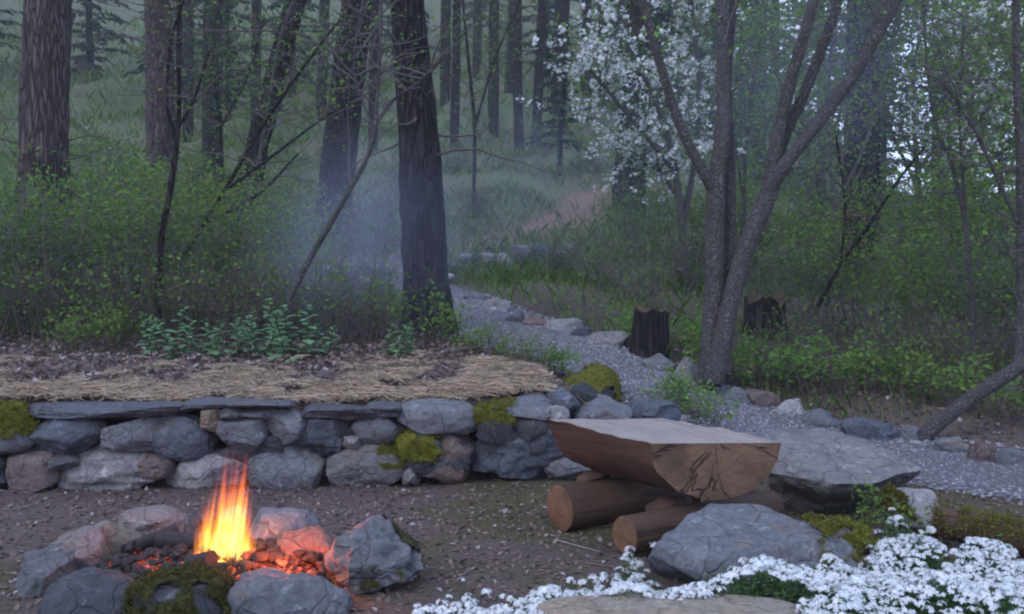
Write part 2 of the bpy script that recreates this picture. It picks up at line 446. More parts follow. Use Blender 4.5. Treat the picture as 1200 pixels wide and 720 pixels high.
t = NT('path_gravel'); v = t.co()
vo = t.n('TexVoronoi', {'Vector': v, 'Scale': 62.}); cc = vo.outputs['Color']; dd = vo.outputs['Distance']
c = t.mix(t.n('SeparateColor', {0: cc}).outputs[0], (.10, .10, .115), (.245, .24, .265))
c = t.mix(t.ramp(t.noise(v, 2.2, 4), [(.45, 0.), (.7, .5)]), c, (.12, .10, .09))
c = t.mix(t.ramp(dd, [(.3, 0.), (.7, .6)]), c, (.05, .048, .055))
M['gravel'] = t.surf(c, .92, t.bump(t.math('MULTIPLY', dd, -1.), .9, .02), .2)
def build_path():
    n, m = 260, 15
    Q = resample(PATH[:12], n)
    T = np.gradient(Q[:, :2], axis=0); T /= np.linalg.norm(T, axis=1)[:, None]
    N = np.stack([-T[:, 1], T[:, 0]], 1)
    u = np.linspace(-1, 1, m)
    wob = 1 + .12 * fbm(np.stack([Q[:, 0] * 1.7, Q[:, 1] * 1.7, 0 * Q[:, 0]], 1), 3, 77)
    XY = Q[:, None, :2] + N[:, None] * (u[None, :, None] * (Q[:, 3] * wob)[:, None, None])
    x, y = XY[..., 0].ravel(), XY[..., 1].ravel()
    uu = np.tile(u, n)
    z = ground_z(x, y) + .022 * (1 - np.abs(uu) ** 6) - .012 * np.abs(uu) ** 6
    tag(link('gravel_path', mk_mesh('gravel_path', np.stack([x, y, z], 1), [quad_grid(n, m)], [M['gravel']])), kind='structure')
    # loose chips
    r = np.random.default_rng(3)
    i = r.integers(0, int(n * .8), 9000); uu = r.uniform(-1.05, 1.05, 9000)
    x = Q[i, 0] + N[i, 0] * uu * Q[i, 3] + r.normal(0, .02, 9000); y = Q[i, 1] + N[i, 1] * uu * Q[i, 3] + r.normal(0, .02, 9000)
    z = ground_z(x, y) + .018
    o = np.array([(1, 0, 0), (-1, 0, 0), (0, 1, 0), (0, -1, 0), (0, 0, 1), (0, 0, -1)], float)
    f = np.array([(0, 2, 4), (2, 1, 4), (1, 3, 4), (3, 0, 4), (2, 0, 5), (1, 2, 5), (3, 1, 5), (0, 3, 5)])
    s = r.uniform(.006, .016, (9000, 1, 3)) * np.array([1, 1, .7]) * (1 + .04 * y)[:, None, None]
    a = r.uniform(0, 6.28, 9000); ca, sa = np.cos(a), np.sin(a)
    W = o[None] * s * r.uniform(.7, 1.3, (9000, 6, 1))
    W = np.stack([W[..., 0] * ca[:, None] - W[..., 1] * sa[:, None], W[..., 0] * sa[:, None] + W[..., 1] * ca[:, None], W[..., 2]], -1)
    V = W + np.stack([x, y, z], 1)[:, None]
    Fc = (f[None] + (np.arange(9000) * 6)[:, None, None]).reshape(-1, 3)
    tg = NT('chips'); rd = tg.n('NewGeometry').outputs['Random Per Island']
    mm = tg.surf(tg.mix(rd, (.11, .11, .125), (.30, .29, .31)), .9)
    tag(link('gravel', mk_mesh('gravel', V.reshape(-1, 3), [Fc], [mm], smooth=False)), 'loose grey gravel chips scattered over the path', 'gravel', kind='stuff')
build_path()

# ------------------------------------------------------------------ moss
def moss_mesh(name, V, N, r, n=2600, size=.016, mat='moss', thick=.012):
    """V surface points, N normals: short fronds all over them plus a lumpy pad"""
    i = r.integers(0, len(V), n)
    C = V[i] + r.normal(0, .006, (n, 3)) + N[i] * r.uniform(0, thick, n)[:, None]
    return leaves(C, size, r, .3, .5)
def vnormals(V, Fc):
    a, b, c = V[Fc[:, 0]], V[Fc[:, 1]], V[Fc[:, 2]]
    fn = np.cross(b - a, c - a); N = np.zeros_like(V)
    for k in range(3): np.add.at(N, Fc[:, k], fn)
    return N / (np.linalg.norm(N, axis=1)[:, None] + 1e-12)
def add_moss(o, V, Fc, where, seed, n=2600, mat='moss', size=.015, thick=.014):
    r = np.random.default_rng(seed)
    N = vnormals(V, Fc)
    s = where(V, N) & (fbm(V * 9, 3, seed) > -.55)
    if s.sum() < 20: return
    mb = MB()
    f = Fc[s[Fc].all(1)]
    Vp = V + N * (.004 + .014 * np.clip(fbm(V * 22, 3, seed + 1) + .4, 0, 2))[:, None]
    idx = -np.ones(len(V), int); u = np.unique(f); idx[u] = np.arange(len(u))
    mb.add(Vp[u], idx[f])
    LV, LF = moss_mesh('', Vp[s], N[s], r, n, size, thick=thick)
    mb.add(LV, LF)
    link('moss', mb.mesh('moss', [M[mat]]), o)

# ------------------------------------------------------------------ stone wall
def place_rock(name, seed, box, Yf, depth, mat, parent=None, planes=7, p=2.8, rough=1.0, sub=4, layer=0., extra=(), tilt=0, label=None, cat=None, group=None, sink=0, lo=.52, hi=.86, rz=0):
    x0, y0, x1, y1 = box
    Yc = Yf + depth * .35
    a, b = at(x0, y1, Yc), at(x1, y0, Yc)
    dims = np.array([b[0] - a[0], depth, b[2] - a[2] + sink])
    V, Fc = rock_geo(seed, dims, planes, p, rough * 1.35, sub, extra, layer, lo, hi)
    if tilt or rz:
        V = V @ np.array(Matrix.Rotation(R(tilt), 3, 'Y') @ Matrix.Rotation(R(rz), 3, 'Z')).T
    c = np.array([(a[0] + b[0]) / 2, Yf + depth / 2, (a[2] + b[2] - sink) / 2])
    if parent is not None: c = c - np.array(parent.location)
    o = link(name, mk_mesh(name, V, [Fc], [M[mat]], sharp=38), parent, c)
    if parent is None: tag(o, label, cat or 'rock', group)
    elif label: o['label'] = label
    return o, V, Fc
wall = empty('stone_wall', (-1.3, 5.7, 0), 'low dry stacked boulder retaining wall behind the campfire, holding up the straw bank', 'wall'); wall['kind'] = 'thing'
WALL = [  # box, seed, material, p, planes, rough, depth, label
 ((-60, 478, 40, 532), 1, 'rock', 2.8, 7, 1, .34, None),
 ((34, 488, 123, 535), 2, 'rock_blue', 2.3, 6, .7, .34, 'low rounded blue grey boulder'),
 ((123, 491, 190, 535), 3, 'rock', 4, 8, .8, .34, None),
 ((178, 487, 248, 539), 4, 'rock_blue', 2.4, 9, .9, .34, None),
 ((255, 485, 314, 535), 5, 'rock', 3.5, 9, .7, .34, None),
 ((311, 481, 363, 520), 6, 'rock', 3, 8, .7, .32, None),
 ((361, 487, 411, 534), 7, 'rock_blue', 4, 10, 1.6, .34, None),
 ((409, 485, 471, 525), 8, 'rock', 2.2, 5, .5, .34, 'round smooth grey boulder'),
 ((460, 472, 559, 510), 9, 'rock', 2.8, 7, .7, .36, 'long grey cap boulder'),
 ((468, 505, 520, 548), 10, 'rock_dark', 2.4, 6, 1, .30, 'boulder covered with moss'),
 ((554, 476, 608, 506), 11, 'rock_dark', 2.6, 6, 1, .34, None),
 ((588, 474, 645, 495), 12, 'rock', 4, 7, .8, .36, None),
 ((550, 495, 664, 566), 13, 'rock_blue', 3, 12, 2.0, .36, 'large dark fractured boulder'),
 ((4, 527, 67, 584), 14, 'rock_brown', 3.4, 9, .8, .32, None),
 ((67, 523, 197, 586), 15, 'rock_pale', 2.0, 9, 1.2, .38, 'broad pale grey ridged boulder'),
 ((195, 531, 289, 585), 16, 'rock_pale', 2.2, 5, .6, .36, None),
 ((286, 517, 383, 581), 17, 'rock', 2.3, 5, .5, .38, None),
 ((387, 518, 477, 573), 18, 'rock_pale', 2.5, 8, .6, .34, None),
 ((488, 508, 556, 567), 19, 'rock_brown', 3.4, 8, .6, .32, 'flat faced reddish brown stone'),
 ((58, 535, 90, 550), 20, 'rock', 2.6, 6, 1, .2, None),
 ((160, 534, 200, 560), 21, 'rock_brown', 2.8, 6, 1, .2, None),
 ((236, 478, 258, 505), 22, 'rock_tan', 3, 8, 1, .2, 'small tan chock stone'),
 ((258, 474, 286, 489), 23, 'rock', 3, 7, .8, .25, None),
 ((284, 477, 325, 491), 24, 'rock', 3, 7, .8, .25, None),
 ((402, 511, 424, 527), 25, 'rock_pale', 2.6, 7, 1, .2, None),
 ((471, 541, 491, 570), 26, 'rock_pale', 2.6, 7, 1, .2, 'small whitish chock stone'),
 ((26, 474, 222, 489), 27, 'slate', 6, 5, .8, .42, 'long flat slate cap stone'),
 ((212, 469, 346, 480), 28, 'slate', 6, 5, .8, .4, None),
 ((350, 475, 446, 494), 29, 'slate', 5, 6, .8, .38, None),
 ((425, 474, 475, 487), 30, 'slate', 5, 6, .8, .36, None),
 ((-130, 480, -55, 535), 31, 'rock', 2.6, 7, 1, .34, None),
 ((-95, 528, 8, 584), 32, 'rock_blue', 2.5, 7, 1, .34, None),
 ((640, 478, 665, 500), 33, 'rock_pale', 2.4, 6, 1, .2, 'small pale stone at the end'),
 ((640, 535, 700, 566), 34, 'rock', 2.4, 6, 1, .25, None),
]
for bx_, sd, mt, p_, pl, ro, dp, lb in WALL:
    g_ = 3 if mt != 'slate' else 0; bx_ = (bx_[0] - g_, bx_[1] - g_ * .6, bx_[2] + g_, bx_[3] + g_ * .6)
    Yf = 5.52 + .30 * (bx_[0] + bx_[2]) / 1300
    if mt == 'slate': Yf -= .015
    lay = .05 if sd in (13, 15, 7) else 0
    o, V, Fc = place_rock('stone', 100 + sd, bx_, Yf, dp, mt, wall, pl, p_, ro, 5, lay, label=lb, lo=.68, hi=.95)
    if sd == 1: add_moss(o, V, Fc, lambda V, N: (N[:, 2] > -.1) & (V[:, 2] > -.03), 1, 5000)
    if sd == 10: add_moss(o, V, Fc, lambda V, N: (V[:, 2] > -.06), 2, 3500)
    if sd == 11: add_moss(o, V, Fc, lambda V, N: (V[:, 2] > -.02), 3, 3000)
    if sd == 18: add_moss(o, V, Fc, lambda V, N: (N[:, 2] > .2) & (V[:, 0] > .06), 4, 900)
r = np.random.default_rng(5)
for k in range(16):   # dark chock stones deep in the joints
    px = -40 + k * 44 + r.uniform(-8, 8); py = r.uniform(505, 545)
    place_rock('chock_stone', 300 + k, (px - 24, py - 16, px + 24, py + 16), 5.66 + .0002 * px, .16, 'rock_dark', wall, 6, 2.6, 1, 3)

# ------------------------------------------------------------------ campfire ring
RING = [  # box, Y front, depth, material, seed, p, planes, rough, label
 ((55, 622, 118, 676), 3.92, .30, 'rock_pink', 1, 2.8, 9, 1.4, 'whitish pink crumbly boulder on the left of the fire ring'),
 ((14, 648, 80, 712), 3.74, .30, 'rock', 2, 2.6, 7, .8, 'dull grey stone lowest at the left edge of the fire ring'),
 ((88, 615, 158, 668), 4.10, .30, 'rock_tan', 3, 2.4, 6, .7, 'rounded salmon brown stone between the whitish one and the fire'),
 ((128, 597, 217, 645), 4.42, .32, 'rock_pink', 4, 2.5, 6, .7, 'broad pale pink boulder at the back left of the fire ring'),
 ((48, 674, 158, 755), 3.45, .34, 'rock_dark', 5, 2.2, 5, .5, 'smooth dark boulder at the front left of the fire ring'),
 ((148, 682, 268, 765), 3.36, .34, 'rock_dark', 6, 2.2, 5, .8, 'dark boulder cushioned with moss right in front of the flames'),
 ((256, 676, 410, 750), 3.42, .34, 'rock', 7, 3.6, 4, 1.4, 'flat topped grey stone at the front right of the fire ring'),
 ((380, 607, 498, 700), 3.72, .46, 'rock', 8, 2.2, 12, 2.6, 'big pitted grey boulder at the right end of the fire ring'),
 ((318, 618, 400, 672), 4.05, .22, 'rock_brown', 9, 3.2, 8, .8, 'block shaped stone glowing red beside the pitted boulder'),
 ((282, 597, 372, 662), 4.22, .32, 'rock', 10, 2.3, 6, .8, 'humped grey stone behind the glowing red block'),
 ((248, 592, 294, 640), 4.50, .26, 'rock_pale', 11, 2.3, 5, .6, 'small pale round stone seen through the flame'),
 ((212, 604, 252, 645), 4.50, .24, 'rock_brown', 12, 2.3, 6, .8, 'small brown stone left of the flame at the back'),
]
for bx_, Yf, dp, mt, sd, p_, pl, ro, lb in RING:
    o, V, Fc = place_rock('fire_ring_stone', 500 + sd * 3, bx_, Yf, dp, mt, None, pl, p_, ro, 5, .04 if sd == 8 else 0, label=lb, cat='stone', group='stones ringing the campfire', sink=.03, lo=.6, hi=.92)
    if sd == 6: add_moss(o, V, Fc, lambda V, N: (N[:, 2] > -.05) & (V[:, 2] > -.06), 16, 9000, 'moss_dark', .012, .016)
    if sd == 8: add_moss(o, V, Fc, lambda V, N: (fbm(V * 8, 3, 4) > .35) & (N[:, 2] > -.3), 17, 900, 'moss_dark', .010, .006)
FX, FY = at(258, 668, 3.98)[0], 3.98
# coals
t = NT('charcoal'); v = t.co()
ng = t.noise(v, 16, 4)
em = t.ramp(ng, [(.56, (0., 0., 0.)), (.64, (1., .16, .02))])
M['char'] = t.surf(t.mix(t.noise(v, 50, 4), (.012, .011, .011), (.06, .055, .055)), .9, t.bump(t.noise(v, 60, 4), .6, .01), .2)
t2 = NT('glowing_coal'); v = t2.co()
M['coal'] = t2.surf((.07, .055, .055), .9, None, .1, **{'Emission Color': t2.ramp(t2.noise(v, 30, 5), [(.50, (0., 0., 0.)), (.64, (.7, .06, .01)), (.8, (1., .25, .04))]), 'Emission Strength': 1.1})
mb = MB(); r = np.random.default_rng(8)
for k in range(420):
    a, q = r.uniform(0, 6.28), math.sqrt(r.uniform(0, 1))
    sz = r.uniform(.014, .034) * np.array([r.uniform(.8, 1.9), r.uniform(.8, 1.3), r.uniform(.6, 1.)])
    V, Fc = rock_geo(900 + k % 12, sz * 1.4, 8, 4, .6, 2)
    top = r.uniform(0, 1)
    V = V @ np.array(Matrix.Rotation(r.uniform(0, 6.28), 3, 'Z') @ Matrix.Rotation(r.normal(0, .4), 3, 'X')).T
    mb.add(V + np.array([FX - .02 + q * .50 * math.cos(a), FY + .07 + q * .36 * math.sin(a), .035 + .065 * (1 - q) + .045 * top]), Fc, 1 if top > .45 else 0)
tag(link('coal_bed', mb.mesh('coal_bed', [M['coal'], M['char']], True, 30)), 'bed of glowing coals inside the ring of stones', 'coals', kind='stuff')
def log_mesh(name, L, rad, mside, mend, seed, sides=28, n=16, amp=.05, taper=0):
    """log along local Y, capped"""
    y = np.linspace(-L / 2, L / 2, n)
    th = np.linspace(0, 2 * math.pi, sides, endpoint=False)
    V = []
    for q in y:
        k = fbm(np.stack([np.cos(th) * 1.5, np.sin(th) * 1.5, np.full(sides, q * 1.2)], 1), 3, seed)
        rr = rad * (1 + amp * k) * (1 + taper * q / L)
        V.append(np.stack([np.cos(th) * rr, np.full(sides, q), np.sin(th) * rr], 1))
    V = np.vstack(V)
    i = np.arange(n - 1)[:, None] * sides; j = np.arange(sides)[None]; k = (j + 1) % sides
    Fq = np.stack([i + j, i + sides + j, i + sides + k, i + k], -1).reshape(-1, 4)
    mb = MB(); mb.add(V, Fq, 0)
    for e, yy in ((0, y[0]), (n - 1, y[-1])):
        rim = V[e * sides:(e + 1) * sides]
        C = np.vstack([rim, rim * np.array([.93, 1, .93]) + np.array([0, .006 * (-1 if e == 0 else 1), 0]), [[0, yy + .006 * (-1 if e == 0 else 1), 0]]])
        q1 = np.stack([np.arange(sides), (np.arange(sides) + 1) % sides, (np.arange(sides) + 1) % sides + sides, np.arange(sides) + sides], 1)
        tr = np.stack([np.arange(sides) + sides, (np.arange(sides) + 1) % sides + sides, np.full(sides, 2 * sides)], 1)
        if e == 0: pass
        else: q1 = q1[:, ::-1]; tr = tr[:, ::-1]
        n0 = mb.n
        mb.V.append(C); mb.P += [q1 + n0, tr + n0]; mb.M += [np.full(len(q1), 1), np.full(len(tr), 1)]; mb.n += len(C)
    return mb.mesh(name, [mside, mend], True, 45)
def log_between(name, a, b, rad, ms, me_, seed, parent=None, **kw):
    a, b = Vector(a), Vector(b)
    o = link(name, log_mesh(name, (b - a).length, rad, ms, me_, seed, **kw), parent)
    off = Vector(parent.location) if parent else Vector((0, 0, 0))
    o.location = (a + b) / 2 - off
    o.rotation_mode = 'QUATERNION'
    o.rotation_quaternion = (b - a).to_track_quat('Y', 'Z')
    return o
for (a, b, rd, lb) in [
    (at(188, 632, 4.15), at(246, 634, 4.05), .032, 'charred grey log lying left of the flame, farthest back'),
    (at(247, 655, 3.86), at(192, 668, 4.02), .036, 'charred log with its round end towards the viewer at the foot of the flame'),
    (at(268, 645, 4.05), at(288, 678, 3.86), .022, 'thin ash grey stick slanting down on the right of the flame'),
    (at(160, 668, 4.05), at(222, 642, 4.18), .028, 'blackened branch lying across the coals left of the flame'),
    (at(246, 640, 4.25), at(300, 655, 4.05), .030, 'burnt log behind the flame, mostly hidden by it'),
    (at(205, 622, 4.32), at(160, 640, 4.15), .026, 'grey ashy branch leaning on the pink boulder at the back'),
    (at(290, 660, 4.0), at(345, 672, 3.95), .020, 'thin burnt stick under the glowing red block'),
    (at(215, 655, 4.0), at(175, 650, 4.12), .030, 'short black log half buried in the coals')]:
    tag(log_between('burning_log', a, b, rd, M['char'], M['coal'] if 'behind' in lb else M['char'], int(rd * 1000), sides=14, n=10, amp=.12), lb, 'log', 'logs burning in the campfire')
# flames: tapering tongues filled with glowing gas
def flame_mat():
    t = NT('flame'); v = t.co()
    sp = t.n('SeparateXYZ', {0: v}); x, y, z = sp.outputs
    oi = t.n('ObjectInfo').outputs['Random']
    vv = t.n('VectorMath', {0: t.map(v, (1, 1, .9)), 1: t.n('CombineXYZ', {'X': t.math('MULTIPLY', oi, 30.), 'Z': t.math('MULTIPLY', oi, 9.)}).outputs[0]}, operation='ADD').outputs[0]
    sway = t.math('MULTIPLY', t.math('SUBTRACT', t.noise(vv, 1.3, 2, .5), .5), t.math('MULTIPLY', z, 1.5))
    xs = t.math('ADD', x, sway)
    rr = t.math('SQRT', t.math('ADD', t.math('MULTIPLY', xs, xs), t.math('MULTIPLY', y, y)))
    prof = t.n('FloatCurve', {'Value': z})
    c = prof.mapping.curves[0]
    for p, (a, b) in zip(c.points, ((0, .20), (1, .0))): p.location = (a, b)
    for a, b in ((.18, .55), (.45, .50), (.75, .26)): c.points.new(a, b)
    prof.mapping.update()
    streak = t.noise(t.map(vv, (1, 1, .22)), 4.2, 3, .55, .5)
    f = t.math('SUBTRACT', t.math('ADD', prof.outputs[0], t.math('MULTIPLY', t.math('SUBTRACT', streak, .5), 2.3)), rr)
    d = t.n('MapRange', {'Value': f, 'From Min': 0., 'From Max': .45}, interpolation_type='SMOOTHSTEP').outputs[0]
    hot = t.math('SUBTRACT', t.math('ADD', 1.0, t.math('MULTIPLY', f, .55)), z)
    cl = t.ramp(hot, [(.15, (1., .055, .006)), (.45, (1., .14, .012)), (.75, (1., .30, .025)), (1., (1., .50, .08))])
    st = t.math('MULTIPLY', d, t.ramp(z, [(0., 1.), (.3, .8), (.65, .30), (1., .10)]))
    e = t.n('Emission', {'Color': cl, 'Strength': t.math('MULTIPLY', st, FLAME)})
    t.t.links.new(e.outputs[0], t.out.inputs['Volume'])
    return t.m
FLAME = 52.
M['flame'] = flame_mat()
fire = empty('campfire_flame', (FX, FY, .05), 'tall orange and yellow flame rising from the logs in the stone ring', 'flame')
zs = np.linspace(0, 1, 14); V, Fq = tube(np.stack([0 * zs, 0 * zs, zs], 1), np.interp(zs, [0, .15, .5, 1], [.75, 1.05, 1.0, .55]), 18)
a = np.arange(18); b = (a + 1) % 18
V = np.vstack([V, [[0, 0, 0], [0, 0, 1]]])
FM = mk_mesh('flame', V, [Fq, np.stack([b, a, np.full(18, 252)], 1), np.stack([234 + a, 234 + b, np.full(18, 253)], 1)], [M['flame']])
bm_ = bmesh.new(); bm_.from_mesh(FM); bmesh.ops.recalc_face_normals(bm_, faces=bm_.faces); bm_.to_mesh(FM); bm_.free()
def tongue(p0, p1, rpx, dy):
    a = at(*p0, FY + dy); b = at(*p1, FY + dy)
    o = link('flame', FM, fire, tuple(a - np.array([FX, FY, .05])))
    d = Vector(b - a); o.rotation_mode = 'QUATERNION'; o.rotation_quaternion = d.to_track_quat('Z', 'Y')
    q = rpx * FY / F; o.scale = (q, q, d.length)
tongue((250, 682), (272, 522), 31, 0)
tongue((284, 676), (292, 585), 21, .06)
tongue((242, 672), (240, 582), 20, .05)
tongue((270, 655), (288, 530), 24, -.06)
tongue((184, 668), (186, 642), 8, .04)
tongue((258, 690), (256, 640), 18, -.09)
E = bpy.data.lights.new('ember_glow', 'POINT'); E.energy = 7; E.color = (1, .15, .04); E.shadow_soft_size = .06
eo = bpy.data.objects.new('ember_glow', E); col.objects.link(eo); eo.location = tuple(at(332, 650, 3.88))
L = bpy.data.lights.new('fire_glow', 'POINT'); L.energy = 2.2; L.color = (1, .30, .09); L.shadow_soft_size = .09
lo = bpy.data.objects.new('fire_glow', L); col.objects.link(lo); lo.location = (FX + .10, FY + .04, .24)

# ------------------------------------------------------------------ log bench
near = np.array([at(840, 518, 4.38)[0], 4.38]); far = np.array([at(705, 489, 5.10)[0], 5.10])
ax = (far - near) / np.linalg.norm(far - near); pp = np.array([-ax[1], ax[0]]) * -1
SL = float(np.linalg.norm(far - near)); SR = .268; ST = .512; SHEAR = -.5
bc = (near + far) / 2
ang = math.atan2(ax[1], ax[0]) - math.pi / 2
bench = empty('log_bench', (bc[0], bc[1], 0), 'split half log bench with flat grey top resting on two round logs', 'bench', rz=ang)
def seat_mesh():
    n, m = 26, 30
    ys = np.linspace(-SL / 2, SL / 2, n)
    th = np.linspace(math.pi, 2 * math.pi, m)
    V = []
    for k, y in enumerate(ys):
        q = fbm(np.stack([np.cos(th) * 1.6, np.sin(th) * 1.6, np.full(m, y * 2.0)], 1), 3, 4)
        q2 = fbm(np.stack([np.cos(th) * 9, np.sin(th) * 9, np.full(m, y * 2.0)], 1), 2, 14)
        rr = SR * (1 + .05 * q + .012 * q2)
        x = np.cos(th) * rr; z = np.sin(th) * rr * (1.02 + .04 * math.sin(3 * y))
        ed_ = np.exp(-np.minimum(np.arange(m), m - 1 - np.arange(m)) / 1.2); z = z - ed_ * .010 * (1 + fbm(np.stack([x * 3, np.full(m, y * 9), 0 * x], 1), 3, 61))
        ej = 0
        if k == 0: ej = -.012 * fbm(np.stack([x * 6, z * 6, 0 * x], 1), 2, 6)
        if k == n - 1: ej = .05 * z / SR - .05
        V.append(np.stack([x, np.full(m, y) + ej, z], 1))
    V = np.vstack(V)
    V[:, 1] += SHEAR * V[:, 0]
    mb = MB()
    i = np.arange(n - 1)[:, None] * m; j = np.arange(m - 1)[None]
    mb.add(V, np.stack([i + j, i + j + 1, i + m + j + 1, i + m + j], -1).reshape(-1, 4)[:, ::-1], 0)
    # flat top with slightly wavy adze marks
    T = []
    K = 22
    for k in range(n):
        a, b = V[k * m], V[k * m + m - 1]
        w = np.linspace(0, 1, K)[:, None]
        q = a + (b - a) * w
        q[:, 2] += .006 * fbm(np.stack([q[:, 0] * 5, q[:, 1] * 2, 0 * q[:, 0]], 1), 2, 44) * np.sin(np.pi * w[:, 0])
        T.append(q)
    T = np.vstack(T)
    mb.add(T, quad_grid(n, K), 1)
    for e, flip in ((0, False), (n - 1, True)):
        rim = V[e * m:(e + 1) * m]
        c = np.array([[0, rim[:, 1].mean(), -.02]])
        a = np.arange(m - 1)
        tr = np.stack([a, a + 1, np.full(m - 1, m)], 1)
        tr = np.vstack([tr, [[m - 1, 0, m]]])
        mb.add(np.vstack([rim, c]), tr[:, ::-1] if flip else tr, 2)
    return mb.mesh('seat', [M['wood_side'], M['wood_top'], M['wood_end']], True, 40)
so = link('seat', seat_mesh(), bench, (0, 0, ST))
def bl(lx, ly): return np.array([bc[0] + pp[0] * lx + ax[0] * ly, bc[1] + pp[1] * lx + ax[1] * ly])
inv = Matrix.Rotation(-ang, 4, 'Z')
def base_log(p0, p1, rad, seed, lab=None):
    a = inv @ (Vector(p0) - Vector(bench.location)); b = inv @ (Vector(p1) - Vector(bench.location))
    o = link('base_log', log_mesh('base_log', (b - a).length, rad, M['wood_log'], M['log_end'], seed, amp=.04), bench)
    o.location = (a + b) / 2; o.rotation_mode = 'QUATERNION'; o.rotation_quaternion = (b - a).to_track_quat('Y', 'Z')
    if lab: o['label'] = lab
a1 = at(656, 596, 4.78); d3 = np.array([pp[0], pp[1], 0])
base_log(a1, a1 + d3 * .84 + np.array([0, 0, .0]), .112, 3, 'thicker rear log under the seat')
a2 = at(732, 628, 4.30)
base_log(a2, a2 + d3 * .92, .086, 5, 'thinner front log under the seat')
def wedge(px, py, Y, s, seed):
    V, Fc = rock_geo(seed, s, 7, 4, .4, 3)
    c = inv @ (Vector(at(px, py, Y)) - Vector(bench.location))
    o = link('wedge', mk_mesh('wedge', V, [Fc], [M['wood_log']], sharp=30), bench, c)
wedge(692, 563, 4.95, np.array([.2, .16, .10]), 71)
wedge(785, 596, 4.62, np.array([.22, .16, .13]), 72)
wedge(870, 585, 4.80, np.array([.18, .16, .13]), 73)

# ------------------------------------------------------------------ foreground right rocks
def rock_at(box, Yf, dp, mt, seed, lb, grp=None, moss=None, name='boulder', cat='rock', **kw):
    o, V, Fc = place_rock(name, 700 + seed, box, Yf, dp, mt, None, label=lb, cat=cat, group=grp, **kw)
    if moss: add_moss(o, V, Fc, moss, seed, **({}))
    return o, V, Fc
rock_at((760, 610, 1010, 720), 3.72, .62, 'rock', 1, 'low grey boulder in front of the bench with white flowers below', sub=5, p=2.4, planes=5, rough=.5, lo=.7, hi=.9, sink=.06,
        extra=[((-.1, -.25, 1), .62)], moss=lambda V, N: (V[:, 0] > .22) & (N[:, 2] > .2) & (fbm(V * 7, 2, 9) > -.2))
rock_at((898, 518, 1078, 618), 4.72, .80, 'rock_pale', 2, 'large angular grey slab just right of the bench, undercut in front', sub=5, p=3, planes=4, rough=.6, lo=.75, hi=.95,
        extra=[((.12, -.35, 1), .48), ((.55, -.7, -.75), .50), ((-.6, -.6, -.5), .62), ((0, -1, -.9), .55)], sink=.05)
rock_at((620, 729, 965, 827), 2.98, .5, 'rock_tan', 3, 'tan flat rock slab at the bottom edge among white flowers', sub=5, p=4, planes=5, rough=.4, lo=.75, hi=.95, extra=[((0, 0, 1), .6)])
rock_at((1040, 578, 1112, 622), 4.45, .35, 'rock_pale', 4, 'pale stone half hidden by a green plant behind the white flowers', p=2.4, planes=6, moss=lambda V, N: (N[:, 2] > .5) & (V[:, 0] < -.06))
rock_at((965, 622, 1030, 660), 4.0, .3, 'rock_brown', 5, 'small dark brown stone right of the low grey boulder', p=2.4, planes=6, moss=lambda V, N: (N[:, 2] > .1))
o = log_between('mossy_log', at(1095, 612, 4.45), at(1260, 645, 4.2), .075, M['wood_log'], M['log_end'], 9, amp=.15)
tag(o, 'rotten brown log with yellow moss beside the gravel path', 'log')
V = np.array([v.co[:] for v in o.data.vertices]); me = o.data; me.calc_loop_triangles()
Fc = np.array([t_.vertices[:] for t_ in me.loop_triangles])
q = o.rotation_quaternion.to_matrix(); up = np.array(q.inverted() @ Vector((0, -.4, 1)))
Vd = V[:28 * 16]; Nn = Vd * np.array([1, 0, 1]); Nn /= np.linalg.norm(Nn, axis=1)[:, None]
s = (Nn @ up > .35) & (fbm(Vd * 9, 2, 3) > -.4)
rr_ = np.random.default_rng(4); ii = rr_.integers(0, s.sum(), 3500)
C = Vd[s][ii] + rr_.normal(0, .014, (3500, 3)) + Nn[s][ii] * .008
link('moss', mk_mesh('moss', *[(x if k == 0 else [x]) for k, x in enumerate(leaves(C, .016, rr_, .3))], [M['moss']]), o)
# rocks where wall, path and bench meet
rock_at((660, 430, 728, 488), 6.9, .5, 'rock_dark', 11, 'big boulder wholly coated in yellow green moss beside the path', p=2.2, planes=4, moss=lambda V, N: N[:, 2] > -.5)
rock_at((667, 449, 700, 478), 6.15, .2, 'rock_dark', 12, 'small dark brown stone in front of the mossy boulder', p=2.6, planes=8)
rock_at((640, 456, 680, 492), 5.98, .3, 'rock_blue', 13, 'dark grey stone at the end of the straw bank', p=2.4, planes=8)
rock_at((668, 466, 746, 500), 5.95, .5, 'rock', 14, 'flat grey slab just behind the bench seat', p=3.5, planes=6)
rock_at((735, 470, 800, 505), 6.4, .4, 'rock_blue', 15, 'dark low stone behind the bench, right of the flat grey slab', p=2.5, planes=6)
rock_at((598, 460, 652, 486), 6.0, .3, 'rock', 16, 'grey stone closing the right end of the straw bank', p=2.6, planes=8)
